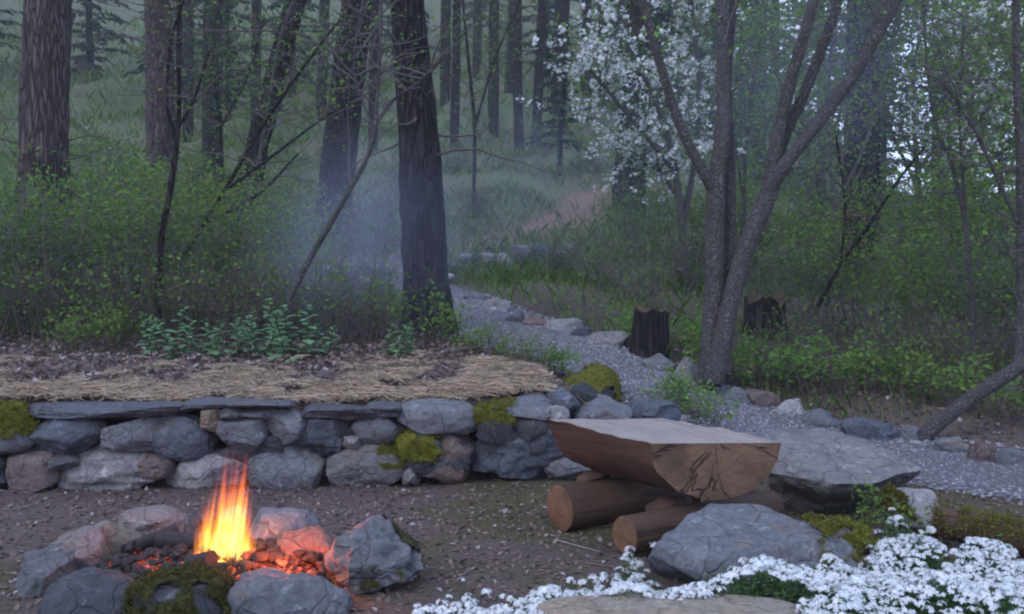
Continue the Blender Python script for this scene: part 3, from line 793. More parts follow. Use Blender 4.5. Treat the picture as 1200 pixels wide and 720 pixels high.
# path edging
KERB = [((908, 465, 948, 489), 'rock_pale', 'pale flat stone edging the path right of the many stemmed tree'), ((936, 478, 992, 504), 'rock', 'grey slab edging the path, second stone right of the many stemmed tree'),
        ((986, 486, 1062, 520), 'rock_blue', 'long layered dark stone edging the path left of the leaning trunk'), ((1054, 497, 1080, 520), 'rock', 'small stone at the foot of the leaning trunk'),
        ((1096, 510, 1142, 534), 'rock', 'low grey stone edging the path just right of the leaning trunk'), ((1136, 516, 1174, 546), 'rock_brown', 'brownish stone edging the path left of the rounded corner one'),
        ((1168, 522, 1215, 550), 'rock', 'rounded grey stone edging the path at the right margin'), ((868, 455, 915, 480), 'rock_brown', 'purple brown rubble stone by the foot of the many stemmed tree'),
        ((846, 452, 880, 475), 'rock', 'grey rubble stone directly right of the many stemmed tree base'), ((566, 349, 598, 368), 'rock_pale', 'pale stone edging the path just beyond the big dark trunk'),
        ((592, 364, 618, 382), 'rock', 'small grey stone edging the upper path'), ((636, 371, 684, 391), 'rock_pale', 'pale flat stone edging the upper path midway to the stump'),
        ((612, 368, 642, 386), 'rock_brown', 'brown stone edging the upper path left of the pale flat one'), ((686, 386, 738, 408), 'rock_pale', 'light flat stone edging the path left of the stump'),
        ((748, 411, 792, 436), 'rock', 'grey stone edging the path below the stump'), ((786, 415, 822, 447), 'rock_pale', 'pale stone between the stump and the many stemmed tree'),
        ((540, 340, 570, 356), 'rock', 'grey stone edging the path where it passes the big trunk'), ((664, 382, 700, 398), 'rock_blue', 'dark stone edging the path between two pale ones')]
for k, (bx_, mt, lb) in enumerate(KERB):
    bx_ = (bx_[0], bx_[1] + (bx_[3] - bx_[1]) * .10, bx_[2], bx_[3])
    h = hit((bx_[0] + bx_[2]) / 2, bx_[3] - 3)
    rock_at(bx_, h[1] - .1, max(.18, (bx_[2] - bx_[0]) * h[1] / F * .7), mt, 30 + k, lb, 'stones edging the gravel path', name='edging_stone', cat='stone', p=2.7, planes=8, layer=.06 if k == 2 else 0, sink=.06)
HILL = [(545, 302, 24, 12), (568, 303, 26, 14), (592, 304, 24, 15), (612, 298, 30, 22), (634, 296, 28, 22), (654, 300, 22, 14), (524, 312, 22, 12), (520, 326, 26, 12),
        (415, 312, 34, 16), (445, 318, 28, 14), (385, 318, 26, 14), (430, 330, 30, 12), (668, 290, 16, 12), (580, 288, 24, 10)]
HL = ['low grey stone of the bank under the dirt track, nearest the big trunk', 'flat stone of the bank, second right of the big trunk', 'pale square stone in the middle of the bank under the dirt track',
      'large rounded stone of the bank with a mossy neighbour', 'largest grey boulder at the right of the bank under the dirt track', 'low stone at the right end of the bank', 'small pale stone right beside the big trunk, upper one',
      'small pale stone right beside the big trunk, lower one', 'pale stone in the smoke left of the big trunk, highest', 'grey stone in the smoke touching the big trunk', 'dim stone in the smoke farthest from the big trunk',
      'flat pale stone in the smoke, lowest', 'tiny stone beyond the right end of the bank', 'thin stone lying higher on the bank beside the dirt track']
for k, (px, py, w, h_) in enumerate(HILL):
    g = hit(px, py + h_ / 2)
    rock_at((px - w / 2, py - h_ / 2, px + w / 2, py + h_ / 2 + 3), g[1] - .1, w * g[1] / F * .8, ['rock', 'rock_pale', 'rock_pale', 'rock', 'rock_blue'][k % 5], 60 + k, HL[k], 'stones of the bank below the dirt track', name='bank_stone', cat='stone', p=2.5, planes=7)

# ------------------------------------------------------------------ ground stuff
def scatter_xy(n, fx, fy, r): return fx(r, n), fy(r, n)
def straw():
    r = np.random.default_rng(12); n = 24000
    x = r.uniform(-4.2, .22, n); y = 5.85 + .095 * np.clip(x + 2.9, 0, 3.4) + r.beta(1.0, 2.4, n) * 1.55
    P = np.stack([x, y, 0 * x], 1)
    keep = (fbm(P * 2.2, 3, 8) + .25 - np.clip(y - 6.9, 0, 2) * .6 - np.clip(x - .2, 0, 1) * 3 - .9 * np.clip(fbm(P * 5, 2, 18), 0, 1) * (y > 6.35)) > -.02
    x, y = x[keep], y[keep]; n = len(x)
    hmp = .028 * np.clip(fbm(np.stack([x, y, 0 * x], 1) * 3, 3, 9) + .6, 0, 1.6)
    z = ground_z(x, y) + r.uniform(.002, .03, n) + hmp
    a = r.normal(0, .9, n) + r.choice([0, 3.14], n); L = r.uniform(.05, .22, n); w = r.uniform(.0010, .0022, n); bend = r.normal(0, .03, n); tl = r.normal(0, .14, n)
    V = []
    for s in (-.5, 0, .5):
        cx = x + np.cos(a) * L * s - np.sin(a) * bend * (1 - 4 * s * s); cy = y + np.sin(a) * L * s + np.cos(a) * bend * (1 - 4 * s * s)
        cz = np.maximum(z + tl * L * s + .018 * (1 - 4 * s * s), ground_z(cx, cy) + .003)
        for q in (-1, 1):
            V.append(np.stack([cx - np.sin(a) * w * q, cy + np.cos(a) * w * q, cz + q * w * .8], 1))
    V = np.stack(V, 1).reshape(-1, 3); b = np.arange(n)[:, None] * 6
    Fq = np.concatenate([b + np.array([[0, 2, 3, 1]]), b + np.array([[2, 4, 5, 3]])])
    tag(link('straw_mulch', mk_mesh('straw_mulch', V, [Fq], [M['straw']])), 'dry golden straw strewn on the bank behind the wall', 'straw', kind='stuff')
straw()
def litter():
    r = np.random.default_rng(14); n = 9000
    x = r.uniform(-3.6, 3.2, n); y = r.uniform(3.2, 5.75, n)
    z = ground_z(x, y) + .006
    V, Fq = leaves(np.stack([x, y, z], 1), .030, r, .85, .6, .35)
    n2 = 7000
    x = r.uniform(-5, 4.5, n2); y = r.uniform(6.2, 9.5, n2); ok = (path_near(x, y)[0] > .55) | (r.uniform(0, 1, n2) < .22); x, y = x[ok], y[ok]
    V2, F2 = leaves(np.stack([x, y, ground_z(x, y) + .01], 1), .05, r, .7, .6, .4)
    n3 = 3200; x = r.uniform(-4.2, .3, n3); y = 5.9 + .095 * np.clip(x + 2.9, 0, 3.4) + r.beta(1.8, 1.1, n3) * 1.75
    V3, F3 = leaves(np.stack([x, y, ground_z(x, y) + r.uniform(.02, .05, n3)], 1), .045, r, .7, .6, .4)
    # twigs
    mb = MB(); mb.add(V3, F3); mb.add(V, Fq); mb.add(V2, F2)
    for k in range(260):
        px, py = r.uniform(-3.4, 2.5), r.uniform(3.3, 8.5)
        a = r.uniform(0, 6.28); l = r.uniform(.06, .28)
        q = np.array([[px + math.cos(a) * l * s, py + math.sin(a) * l * s, 0] for s in (-.5, 0, .5)]); q[:, 2] = ground_z(q[:, 0], q[:, 1]) + .008
        q[1, :2] += r.normal(0, .01, 2)
        mb.add(*tube(q, [.003, .0025, .0012], 3))
    tag(link('leaf_litter', mb.mesh('leaf_litter', [M['litter']])), 'brown dead leaves and twigs littering the ground', 'leaf litter', kind='stuff')
litter()
def grass():
    r = np.random.default_rng(15); n = 120000
    Y = np.exp(r.uniform(math.log(7.4), math.log(75), n)); x = Y * r.uniform(-.62, .62, n)
    d, pz, w, k = path_near(x, Y)
    P = np.stack([x, Y, 0 * x], 1)
    dens = fbm(P * np.array([.35, .35, 1]) * 1.6, 3, 50)
    keep = ((d > w * .95) | ((k > .68) & (r.uniform(0, 1, n) < .2))) & (dens + r.normal(0, .45, n) > -.15) & ~((Y < 8.9) & (x < .2)) & ~((Y < 12.5) & (x > -.8) & (r.uniform(0, 1, n) < .7))
    x, Y = x[keep], Y[keep]; n = len(x)
    z = ground_z(x, Y)
    sc_ = .38 + Y / 19
    h = r.uniform(.07, .24, n) * sc_; a = r.uniform(0, 6.28, n); w = .0034 * sc_ * r.uniform(.6, 1.5, n); b = r.uniform(.1, .8, n) * h
    p0 = np.stack([x, Y, z - .01], 1); dx = np.stack([np.cos(a), np.sin(a), 0 * a], 1); sd = np.stack([-np.sin(a), np.cos(a), 0 * a], 1)
    m = p0 + dx * (b * .35)[:, None] + np.array([0, 0, 1]) * (h * .6)[:, None]; tp = p0 + dx * b[:, None] + np.array([0, 0, 1]) * h[:, None]
    V = np.stack([p0 - sd * w[:, None], p0 + sd * w[:, None], m + sd * w[:, None], tp, m - sd * w[:, None]], 1).reshape(-1, 3)
    Fq = np.arange(n * 5).reshape(n, 5)
    tag(link('undergrowth', mk_mesh('undergrowth', V, [Fq], [M['grass']])), 'thin green grass and dry stalks covering the forest slope', 'undergrowth', kind='stuff')
    # small leafy ground cover
    n = 52000
    Y = np.exp(r.uniform(math.log(7.2), math.log(48), n)); x = Y * r.uniform(-.60, .60, n)
    d, pz, w, k = path_near(x, Y); P = np.stack([x, Y, 0 * x], 1)
    keep = (d > w + .05) & (fbm(P * 1.1, 3, 90) + r.normal(0, .3, n) > .05) & ~((Y < 8.8) & (x < .3))
    x, Y = x[keep], Y[keep]; n = len(x)
    z = ground_z(x, Y) + r.uniform(.02, .30, n) * np.clip(Y / 9, .6, 2.2) * r.uniform(.1, 1, n)
    V, Fq = leaves(np.stack([x, Y, z], 1), .045 , r, .6, .6)
    c = np.repeat(np.stack([x, Y, z], 1), 4, 0); V = c + (V - c) * np.repeat(np.clip(Y / 12, .8, 3.0), 4)[:, None]
    tag(link('ground_cover', mk_mesh('ground_cover', V, [Fq], [M['leaf_spring']])), 'low leafy spring seedlings between the shrubs', 'ground cover', kind='stuff')
grass()

def rubble():
    r = np.random.default_rng(19); mb = MB()
    for k in range(420):
        Y = r.uniform(19, 38); x = Y * r.uniform(-.50, -.30); 
        if fbm(np.array([[x * .4, Y * .4, 0]]), 2, 4)[0] < -.1: continue
        V, Fc = rock_geo(950 + k % 9, np.array([1.5, 1.2, .8]) * r.uniform(.06, .16), 6, 3, 1, 2)
        mb.add(V + np.array([x, Y, gz(x, Y) + .04]), Fc)
    tag(link('pale_rubble', mb.mesh('pale_rubble', [M['rock_pale']], True, 30)), 'pale broken stones littering the slope at upper left', 'rubble', kind='stuff')
rubble()

# ------------------------------------------------------------------ white flowers
def inpoly(x, y, poly):
    c = np.zeros(len(x), bool); j = len(poly) - 1
    for i in range(len(poly)):
        xi, yi = poly[i]; xj, yj = poly[j]
        c ^= ((yi > y) != (yj > y)) & (x < (xj - xi) * (y - yi) / (yj - yi + 1e-9) + xi); j = i
    return c
def flower_mesh(name, C, r, head=.020):
    """C: head centres. umbels of four petalled florets plus leafy stems"""
    mb = MB()
    for c in C:
        n = r.integers(9, 15); s = head * r.uniform(.7, 1.25)
        th = r.uniform(0, 6.28, n); ph = np.sqrt(r.uniform(0, 1, n)) * 1.25
        N = np.stack([np.sin(ph) * np.cos(th), np.sin(ph) * np.sin(th), np.cos(ph)], 1)
        K = c + N * s * np.array([1, 1, .8])
        for q, nn in zip(K, N):
            u = np.cross(nn, r.normal(size=3)); u /= np.linalg.norm(u); w = np.cross(nn, u)
            z = s * r.uniform(.30, .48)
            V = [q]
            F_ = []
            for d_ in (u, w, -u, -w):
                e = np.cross(nn, d_)
                b = len(V); V += [q + d_ * z * .7 + e * z * .42, q + d_ * z * 1.15 + nn * z * .1, q + d_ * z * .7 - e * z * .42]; F_.append((0, b, b + 1, b + 2))
            mb.add(V, F_, 0)
    n = len(C) * 16; i = r.integers(0, len(C), n)
    L_ = np.asarray(C)[i] + r.normal(0, .022, (n, 3)) - np.array([0, 0, 1]) * r.uniform(.015, .11, n)[:, None]
    mb.add(*leaves(L_, .028, r, .3, .28), 1)
    return mb.mesh(name, [M['petal'], M['leaf_mid']], False)
def flowers():
    r = np.random.default_rng(33)
    XY = lambda px, py, z: CAM + ray(px, py) * ((z - CAM[2]) / ray(px, py)[2])
    poly = [tuple(XY(a, b, .12)[:2]) for a, b in [(455, 800), (490, 712), (600, 700), (690, 680), (730, 668), (775, 690), (850, 690), (895, 668), (985, 664), (1020, 650), (1030, 628), (1075, 628), (1110, 655), (1150, 632), (1200, 650), (1300, 650), (1330, 800)]]
    lo_, hi_ = np.min(poly, 0), np.max(poly, 0)
    x = r.uniform(lo_[0], hi_[0], 60000); y = r.uniform(lo_[1], hi_[1], 60000)
    k = inpoly(x, y, poly) & (y > 2.6) & ~((x > .10) & (x < .98) & (y < 3.42 + .04 * np.sin(x * 9))); x, y = x[k], y[k]
    P = np.stack([x, y, 0 * x], 1); k = fbm(P * 6, 3, 3) > -.55; x, y = x[k], y[k]
    keep = []; grid = {}
    for a in range(len(x)):      # loose packing
        g = (int(x[a] / .029), int(y[a] / .029))
        if grid.get(g, 0) >= 1: continue
        grid[g] = grid.get(g, 0) + 1; keep.append(a)
    x, y = x[keep], y[keep]
    z = ground_z(x, y) + .085 + .075 * np.clip(fbm(np.stack([x, y, 0 * x], 1) * 3.5, 3, 6) + .3, -.5, 1.4)
    C = np.stack([x, y, z], 1)
    print('flower heads', len(C))
    tag(link('white_flower_mat', flower_mesh('white_flower_mat', C, r)), 'dense carpet of small white blossoms filling the bottom right corner', 'flowers', kind='stuff')
    for cx, cy, Y, n, w, lb in [(742, 655, 3.9, 16, .10, 'small upright tuft of white blossoms beside the front base log'), (880, 664, 3.62, 7, .05, 'tiny sprig of white blossoms against the low grey boulder'),
                            (1052, 612, 4.1, 20, .12, 'tuft of white blossoms standing tallest in front of the angular slab'), (716, 684, 3.75, 34, .17, 'patch of white blossoms left of the low grey boulder'),
                            (545, 712, 3.6, 26, .18, 'sparse white blossoms at the bottom edge, farthest left')]:
        c = at(cx, cy, Y)
        C = np.stack([c[0] + r.normal(0, w * .6, n), c[1] + r.normal(0, w * .5, n), np.full(n, 0.)], 1)
        C[:, 2] = c[2] - .02 + .03 * r.normal(size=n) - .25 * np.abs(C[:, 0] - c[0])
        C[:, 2] = np.maximum(C[:, 2], ground_z(C[:, 0], C[:, 1]) + .03)
        mb_o = link('white_flower_tuft', flower_mesh('white_flower_tuft', C, r)); tag(mb_o, lb, 'flowers', 'tufts of white blossoms', 'stuff')
        me = mb_o.data
flowers()

# ------------------------------------------------------------------ shrubs and plants
def grow(r, base, d, L, n=6, wob=.25, up=.0, grav=0):
    P = [np.array(base, float)]; d = np.array(d, float)
    for k in range(n):
        d = d + r.normal(0, wob / n * 2, 3) + np.array([0, 0, up / n - grav * k / n / n]); d /= np.linalg.norm(d)
        P.append(P[-1] + d * L / n)
    return np.array(P)
def shrub_geo(seed, h, w, nst, nl, ls, low=.35, twig=5, thick=.010):
    r = np.random.default_rng(seed); mb = MB(); C = []
    for k in range(nst):
        a = r.uniform(0, 6.28); sp = r.uniform(.05, .55) * w / h
        b = [r.normal(0, w * .10), r.normal(0, w * .10), -.05]
        P = grow(r, b, (math.cos(a) * sp, math.sin(a) * sp, 1), h * r.uniform(.6, 1.08), 7, .35)
        mb.add(*tube(P, np.linspace(thick, thick * .25, 8) * r.uniform(.6, 1.2), 4))
        for q in range(twig):
            i = r.integers(2, 7); dd = r.normal(size=3); dd[2] = abs(dd[2]) * .6 + .15; dd /= np.linalg.norm(dd)
            T = grow(r, P[i], dd, h * r.uniform(.18, .42), 4, .4)
            mb.add(*tube(T, np.linspace(thick * .45, thick * .15, 5), 3))
            C += [T[j] for j in (1, 2, 3, 4)]
        C += [P[j] for j in (4, 5, 6, 7)]
    C = np.array(C); pr = np.clip((C[:, 2] / h - low * .5) / .5, .02, 1); pr /= pr.sum()
    i = r.choice(len(C), nl, p=pr)
    L_ = C[i] + r.normal(0, .055, (nl, 3)) * (.6 + h * .4)
    L_ = L_[L_[:, 2] > .04]
    return mb, leaves(L_, ls, r, .45, .55)
def shrub_proto(seed, h, w, nst, nl, ls, lm, tm, **kw):
    mb, (LV, LF) = shrub_geo(seed, h, w, nst, nl, ls, **kw)
    return mb.mesh('stems', [M[tm]]), mk_mesh('foliage', LV, [LF], [M[lm]])
PRO = {
 'green': [shrub_proto(s, 1.3, 1.3, 24, 1250, .045, 'leaf_spring', 'twig_grey', low=.5, thick=.008) for s in (1, 2, 3)],
 'mid': [shrub_proto(s, 1.3, 1.4, 26, 1150, .045, 'leaf_mid', 'twig_grey', low=.5, thick=.008) for s in (4, 5)],
 'grey': [shrub_proto(s, 1.0, 1.3, 22, 800, .045, 'leaf_grey', 'twig_grey') for s in (6, 7)],
 'twiggy': [shrub_proto(s, 1.0, 1.2, 24, 220, .04, 'leaf_spring', 'twig_grey', twig=7, thick=.007) for s in (8, 9)],
 'brush': [shrub_proto(s, .75, 1.1, 30, 300, .042, 'leaf_spring', 'twig', twig=8, thick=.006) for s in (14, 15)],
 'low': [shrub_proto(s, .42, .7, 16, 380, .044, 'leaf_spring', 'twig', thick=.005) for s in (10, 11, 12)],
}
SH = [  # px, Y, height scale, kind, label
 (20, 9.4, 1.15, 'green', 'leafy shrub at the far left below the thick pine'), (92, 9.1, 1.0, 'mid', 'dark leafy shrub in front of the thick pine'),
 (150, 9.8, 1.15, 'green', 'green shrub between the thick pine and the forked dark sapling'), (232, 9.2, 1.0, 'mid', 'dark shrub right of the forked dark sapling base'),
 (292, 9.5, 1.05, 'green', 'green shrub behind the broad leaved plants'), (355, 9.3, .85, 'twiggy', 'bare twiggy shrub at the foot of the slanting thin trunk'),
 (-40, 8.8, 1.2, 'mid', 'shrub cut by the left margin'), (58, 11.2, 1.25, 'green', 'bright shrub hiding the foot of the thick pine'),
 (128, 12.2, 1.4, 'green', 'bright green bush just right of the thick pine'), (205, 11.6, 1.3, 'green', 'tall green bush behind the forked dark sapling'),
 (280, 12.2, 1.25, 'green', 'green bush below the leaning dark trunk'), (350, 11.4, 1.1, 'green', 'thin leaved bush left of the slanting thin trunk'),
 (418, 10.6, .9, 'twiggy', 'grey twiggy bush in the smoke left of the big trunk'), (440, 12.6, .9, 'grey', 'grey green bush half lost in smoke beside the big trunk'),
 (5, 14.5, 1.4, 'green', 'bush with yellow tips at the left margin'), (110, 16.5, 1.4, 'mid', 'bush under the rocky slope on the left'),
 (245, 16, 1.3, 'green', 'bush between the second pine and the leaning trunk'), (330, 15.5, 1.2, 'green', 'bush right of the leaning trunk foot'),
 (405, 16, 1.1, 'grey', 'pale bush beneath the mossy dark trunk'), (182, 14.5, 1.2, 'mid', 'bush hiding the foot of the second pine'),
 (450, 19, 1.0, 'grey', 'hazy bush on the slope left of the big trunk'), (560, 20, .7, 'grey', 'low hazy bush right of the big trunk'),
 (605, 24, .8, 'grey', 'low hazy bush above the dirt track'), (690, 27, 1.0, 'green', 'bright grassy bush beside the young fir'),
 (640, 30, 1.0, 'green', 'bright bush left of the young fir'), (540, 27, 1.0, 'grey', 'hazy bush under the row of slim trunks'), (480, 24, 1.0, 'grey', 'hazy bush behind the big trunk'),
 (700, 12.2, .8, 'twiggy', 'grey twiggy bush above the path, left one'), (755, 11.2, .85, 'twiggy', 'grey twiggy bush above the stump'), (655, 13.2, .6, 'grey', 'low grey bush between path and stone bank'),
 (800, 12.5, 1.0, 'grey', 'grey green bush left of the many stemmed tree'), (745, 16, 1.0, 'green', 'green bush below the blossoming tree'), (815, 16, 1.2, 'green', 'bush behind the many stemmed tree'),
 (895, 11.0, .9, 'twiggy', 'twiggy bush around the old dark root plate'), (950, 10.4, .9, 'mid', 'bush right of the old dark root plate'), (1000, 10.8, 1.0, 'green', 'green bush below the ivy dark trunk'),
 (1055, 9.8, .9, 'green', 'leafy bush on the right bank, left of the thin sapling'), (1115, 9.4, 1.0, 'green', 'leafy bush at the foot of the thin sapling'), (1165, 9.0, 1.05, 'mid', 'dark bush behind the leaning grey trunk'),
 (1215, 9.0, 1.1, 'green', 'leafy bush cut by the right margin'), (945, 13.5, 1.2, 'green', 'bright bush between many stemmed tree and ivy dark trunk'), (1060, 13.5, 1.3, 'green', 'bright bush right of the ivy dark trunk'),
 (1125, 12.5, 1.3, 'green', 'tall bright bush near the thin sapling'), (1190, 12.5, 1.4, 'green', 'tall bush at the right margin behind the grey trunk'), (885, 17, 1.4, 'green', 'hazy bush seen between the stems'),
 (1070, 18, 1.5, 'mid', 'dark bush far behind the ivy dark trunk'), (1150, 18, 1.6, 'green', 'far bush beneath the bright sky gap'), (965, 20, 1.5, 'grey', 'hazy bush left of the ivy dark trunk'), (1230, 16, 1.5, 'mid', 'far bush beyond the right margin trunk'),
 (845, 8.15, 1.0, 'low', 'low green sprouts at the foot of the many stemmed tree'), (905, 8.3, 1.0, 'low', 'low leafy plant right of the many stemmed tree'), (955, 8.1, 1.1, 'low', 'low leafy plant above the pale edging stone'),
 (1010, 7.9, 1.0, 'low', 'low leafy plant above the layered edging stone'), (1060, 7.9, 1.1, 'low', 'low leafy plant behind the leaning trunk foot'), (1110, 7.6, 1.0, 'low', 'low leafy plant under the leaning trunk'),
 (1180, 7.3, 1.0, 'low', 'low leafy plant near the rounded edging stone'), (790, 7.1, .8, 'low', 'green sprouts between the bench and the gravel path'), (825, 6.9, .8, 'low', 'green sprouts behind the bench below the many stemmed tree'),
 (605, 7.45, .6, 'low', 'low dark tangle between the big trunk and the mossy boulder'), (552, 7.7, .6, 'low', 'low tangle at the right of the big trunk foot'), (650, 7.4, .65, 'low', 'reddish low tangle left of the mossy boulder'),
 (15, 8.6, 1.0, 'brush', 'leafless dark brush at the left end of the straw bank'), (75, 8.75, .95, 'brush', 'leafless dark brush behind the bright low bush'), (140, 8.6, 1.05, 'brush', 'leafless dark brush left of the forked dark sapling'),
 (215, 8.75, 1.0, 'brush', 'leafless dark brush right of the forked dark sapling'), (275, 8.6, 1.0, 'brush', 'leafless dark brush behind the middle broad leaved plants'), (330, 8.75, 1.1, 'brush', 'leafless dark brush at the slanting trunk base'),
 (395, 8.6, 1.1, 'brush', 'leafless dark brush in the smoke'), (440, 8.4, .95, 'brush', 'leafless dark brush touching the big trunk on its left'), (575, 7.55, .42, 'brush', 'dark brush between straw bank and gravel path'), (620, 7.3, .42, 'brush', 'reddish dark brush near the mossy boulder'),
 (930, 8.8, .8, 'brush', 'dark brush right of the many stemmed tree'), (1030, 8.5, .8, 'brush', 'dark brush on the right bank above the layered stone'), (1120, 8.2, .9, 'brush', 'dark brush behind the leaning grey trunk'),
 (85, 7.9, .9, 'low', 'bright low bush on the left of the straw bank'), (130, 8.2, 1.0, 'low', 'low bush left of the broad leaved plants'), (520, 8.4, 1.0, 'low', 'low sprouts directly before the big trunk'), (1055, 4.5, .62, 'low', 'green leafy clump against the angular slab'),
 (740, 8.9, .9, 'low', 'low sprouts left of the stump'), (815, 9.1, 1.0, 'low', 'low sprouts right of the stump'),
]
r = np.random.default_rng(77)
for px, Y, hs, kd, lb in SH:
    st, fo = PRO[kd][r.integers(0, len(PRO[kd]))]
    x = (px - 600) / F * Y; z = gz(x, Y)
    o = empty('leafy_shrub' if kd != 'low' else 'low_shrub', (x, Y, z), lb, 'shrub', 'shrubs of the forest undergrowth', r.uniform(0, 6.28))
    o.scale = (hs * r.uniform(.95, 1.15), hs * r.uniform(.95, 1.15), hs)
    link('stems', st, o); link('foliage', fo, o)
def broad_proto(seed):
    r = np.random.default_rng(seed); mb = MB(); ms = MB()
    for s in range(3):
        h = r.uniform(.25, .45); b = np.array([r.normal(0, .05), r.normal(0, .05), -.02])
        P = grow(r, b, (r.normal(0, .2), r.normal(0, .2), 1), h, 6, .15)
        ms.add(*tube(P, np.linspace(.006, .003, 7), 5))
        nl = 15
        for k in range(nl):
            f = k / nl; q = P[0] + (P[-1] - P[0]) * (f ** .8); a = k * 2.4 + r.uniform(-.3, .3)
            L_ = .13 * (1 - .62 * f) * r.uniform(.8, 1.2); w = L_ * .30; up = .25 + .9 * f
            d = np.array([math.cos(a), math.sin(a), up]); d /= np.linalg.norm(d); sd = np.array([-math.sin(a), math.cos(a), 0]); n_ = np.cross(d, sd) * -1
            V = []
            for u, ww in ((0, .25), (.35, 1), (.7, .8), (1, .03)):
                c = q + d * L_ * u - np.array([0, 0, 1]) * L_ * .5 * u * u
                V += [c + sd * w * ww + n_ * w * .25, c, c - sd * w * ww + n_ * w * .25]
            F_ = []
            for u in range(3):
                F_ += [(u * 3, u * 3 + 1, u * 3 + 4, u * 3 + 3), (u * 3 + 1, u * 3 + 2, u * 3 + 5, u * 3 + 4)]
            mb.add(V, F_)
    return ms.mesh('stems', [M['leaf_mid']]), mb.mesh('foliage', [M['leaf_broad']])
BP = [broad_proto(s) for s in (1, 2, 3)]
for k, (px, Y, s, lb) in enumerate([(178, 7.75, .95, 'leftmost broad leaved plant on the straw bank'), (206, 7.6, 1.0, 'broad leaved plant second from the left above the straw'), (236, 7.85, 1.15, 'broad leaved plant behind its row above the straw'),
    (252, 7.5, 1.0, 'broad leaved plant near the middle of the row above the straw'), (283, 7.8, 1.3, 'tall broad leaved plant in the middle of the row'), (325, 7.9, 1.25, 'broad leaved plant left of the slanting trunk base'),
    (345, 7.6, 1.2, 'lush broad leaved plant at the right of the row'), (378, 7.7, 1.15, 'broad leaved plant ending the row on the right'), (455, 7.55, 1.0, 'single broad leaved plant below the big trunk'), (478, 7.5, .9, 'smaller broad leaved plant below the big trunk'),
    (308, 7.65, .9, 'short broad leaved plant between two taller ones')]):
    x = (px - 600) / F * Y
    o = empty('broadleaf_plant', (x, Y, gz(x, Y)), lb, 'plant', 'broad leaved plants above the straw', k * 1.3); s *= [1.0, 1.15, .85, 1.05, .8][k % 5]; o.scale = (s, s, s)
    st, fo = BP[k % 3]; link('stems', st, o); link('foliage', fo, o)

# ------------------------------------------------------------------ trees
def conifer_crown(seed, z0, z1, L0, L1, nb, ls=.26, dens=34, droop=.55):
    r = np.random.default_rng(seed); mb = MB(); C = []; D = []
    for k in range(nb):
        f = (k + r.uniform(0, 1)) / nb; z = z0 + (z1 - z0) * f; a = k * 2.4 + r.uniform(-.5, .5)
        L_ = (L0 + (L1 - L0) * f) * r.uniform(.6, 1.15)
        P = grow(r, (0, 0, z), (math.cos(a), math.sin(a), .15), L_, 6, .15, 0, droop * 2)
        mb.add(*tube(P, np.linspace(.012 + .010 * L_, .004, 7), 3))
        n = int(dens * L_ / 2) + 6
        t_ = r.uniform(.12, 1, n) * 6; i = np.minimum(t_.astype(int), 5); u = (t_ - i)[:, None]
        q = P[i] * (1 - u) + P[i + 1] * u; dd = P[i + 1] - P[i]; dd /= np.linalg.norm(dd, axis=1)[:, None]
        sd = np.cross(dd, [0, 0, 1.]); s = r.choice([-1, 1], n)[:, None] * r.uniform(0, .42, n)[:, None] * (1.1 - t_[:, None] / 7) * min(1.4, L_ * .6)
        C.append(q + sd * s - np.array([0, 0, 1]) * np.abs(s) * .35 * r.uniform(.3, 1.6, (n, 1))); D.append(dd + sd * np.sign(s) * 1.0 - np.array([0, 0, .5]))
    C = np.vstack(C); D = np.vstack(D) + r.normal(0, .35, C.shape); D /= np.linalg.norm(D, axis=1)[:, None]
    n = len(C); S = np.cross(D, r.normal(size=(n, 3)) * .6 + np.array([0, 0, 1.])); S /= np.linalg.norm(S, axis=1)[:, None]
    l = ls * r.uniform(.5, 1.3, n)[:, None]; w = l * .16
    V = np.stack([C - D * l * .5, C + S * w, C + D * l * .5, C - S * w], 1).reshape(-1, 3)
    mb.add(V, np.arange(4 * n).reshape(n, 4), 1)
    return mb.mesh('crown', [M['twig'], M['needle']], False)
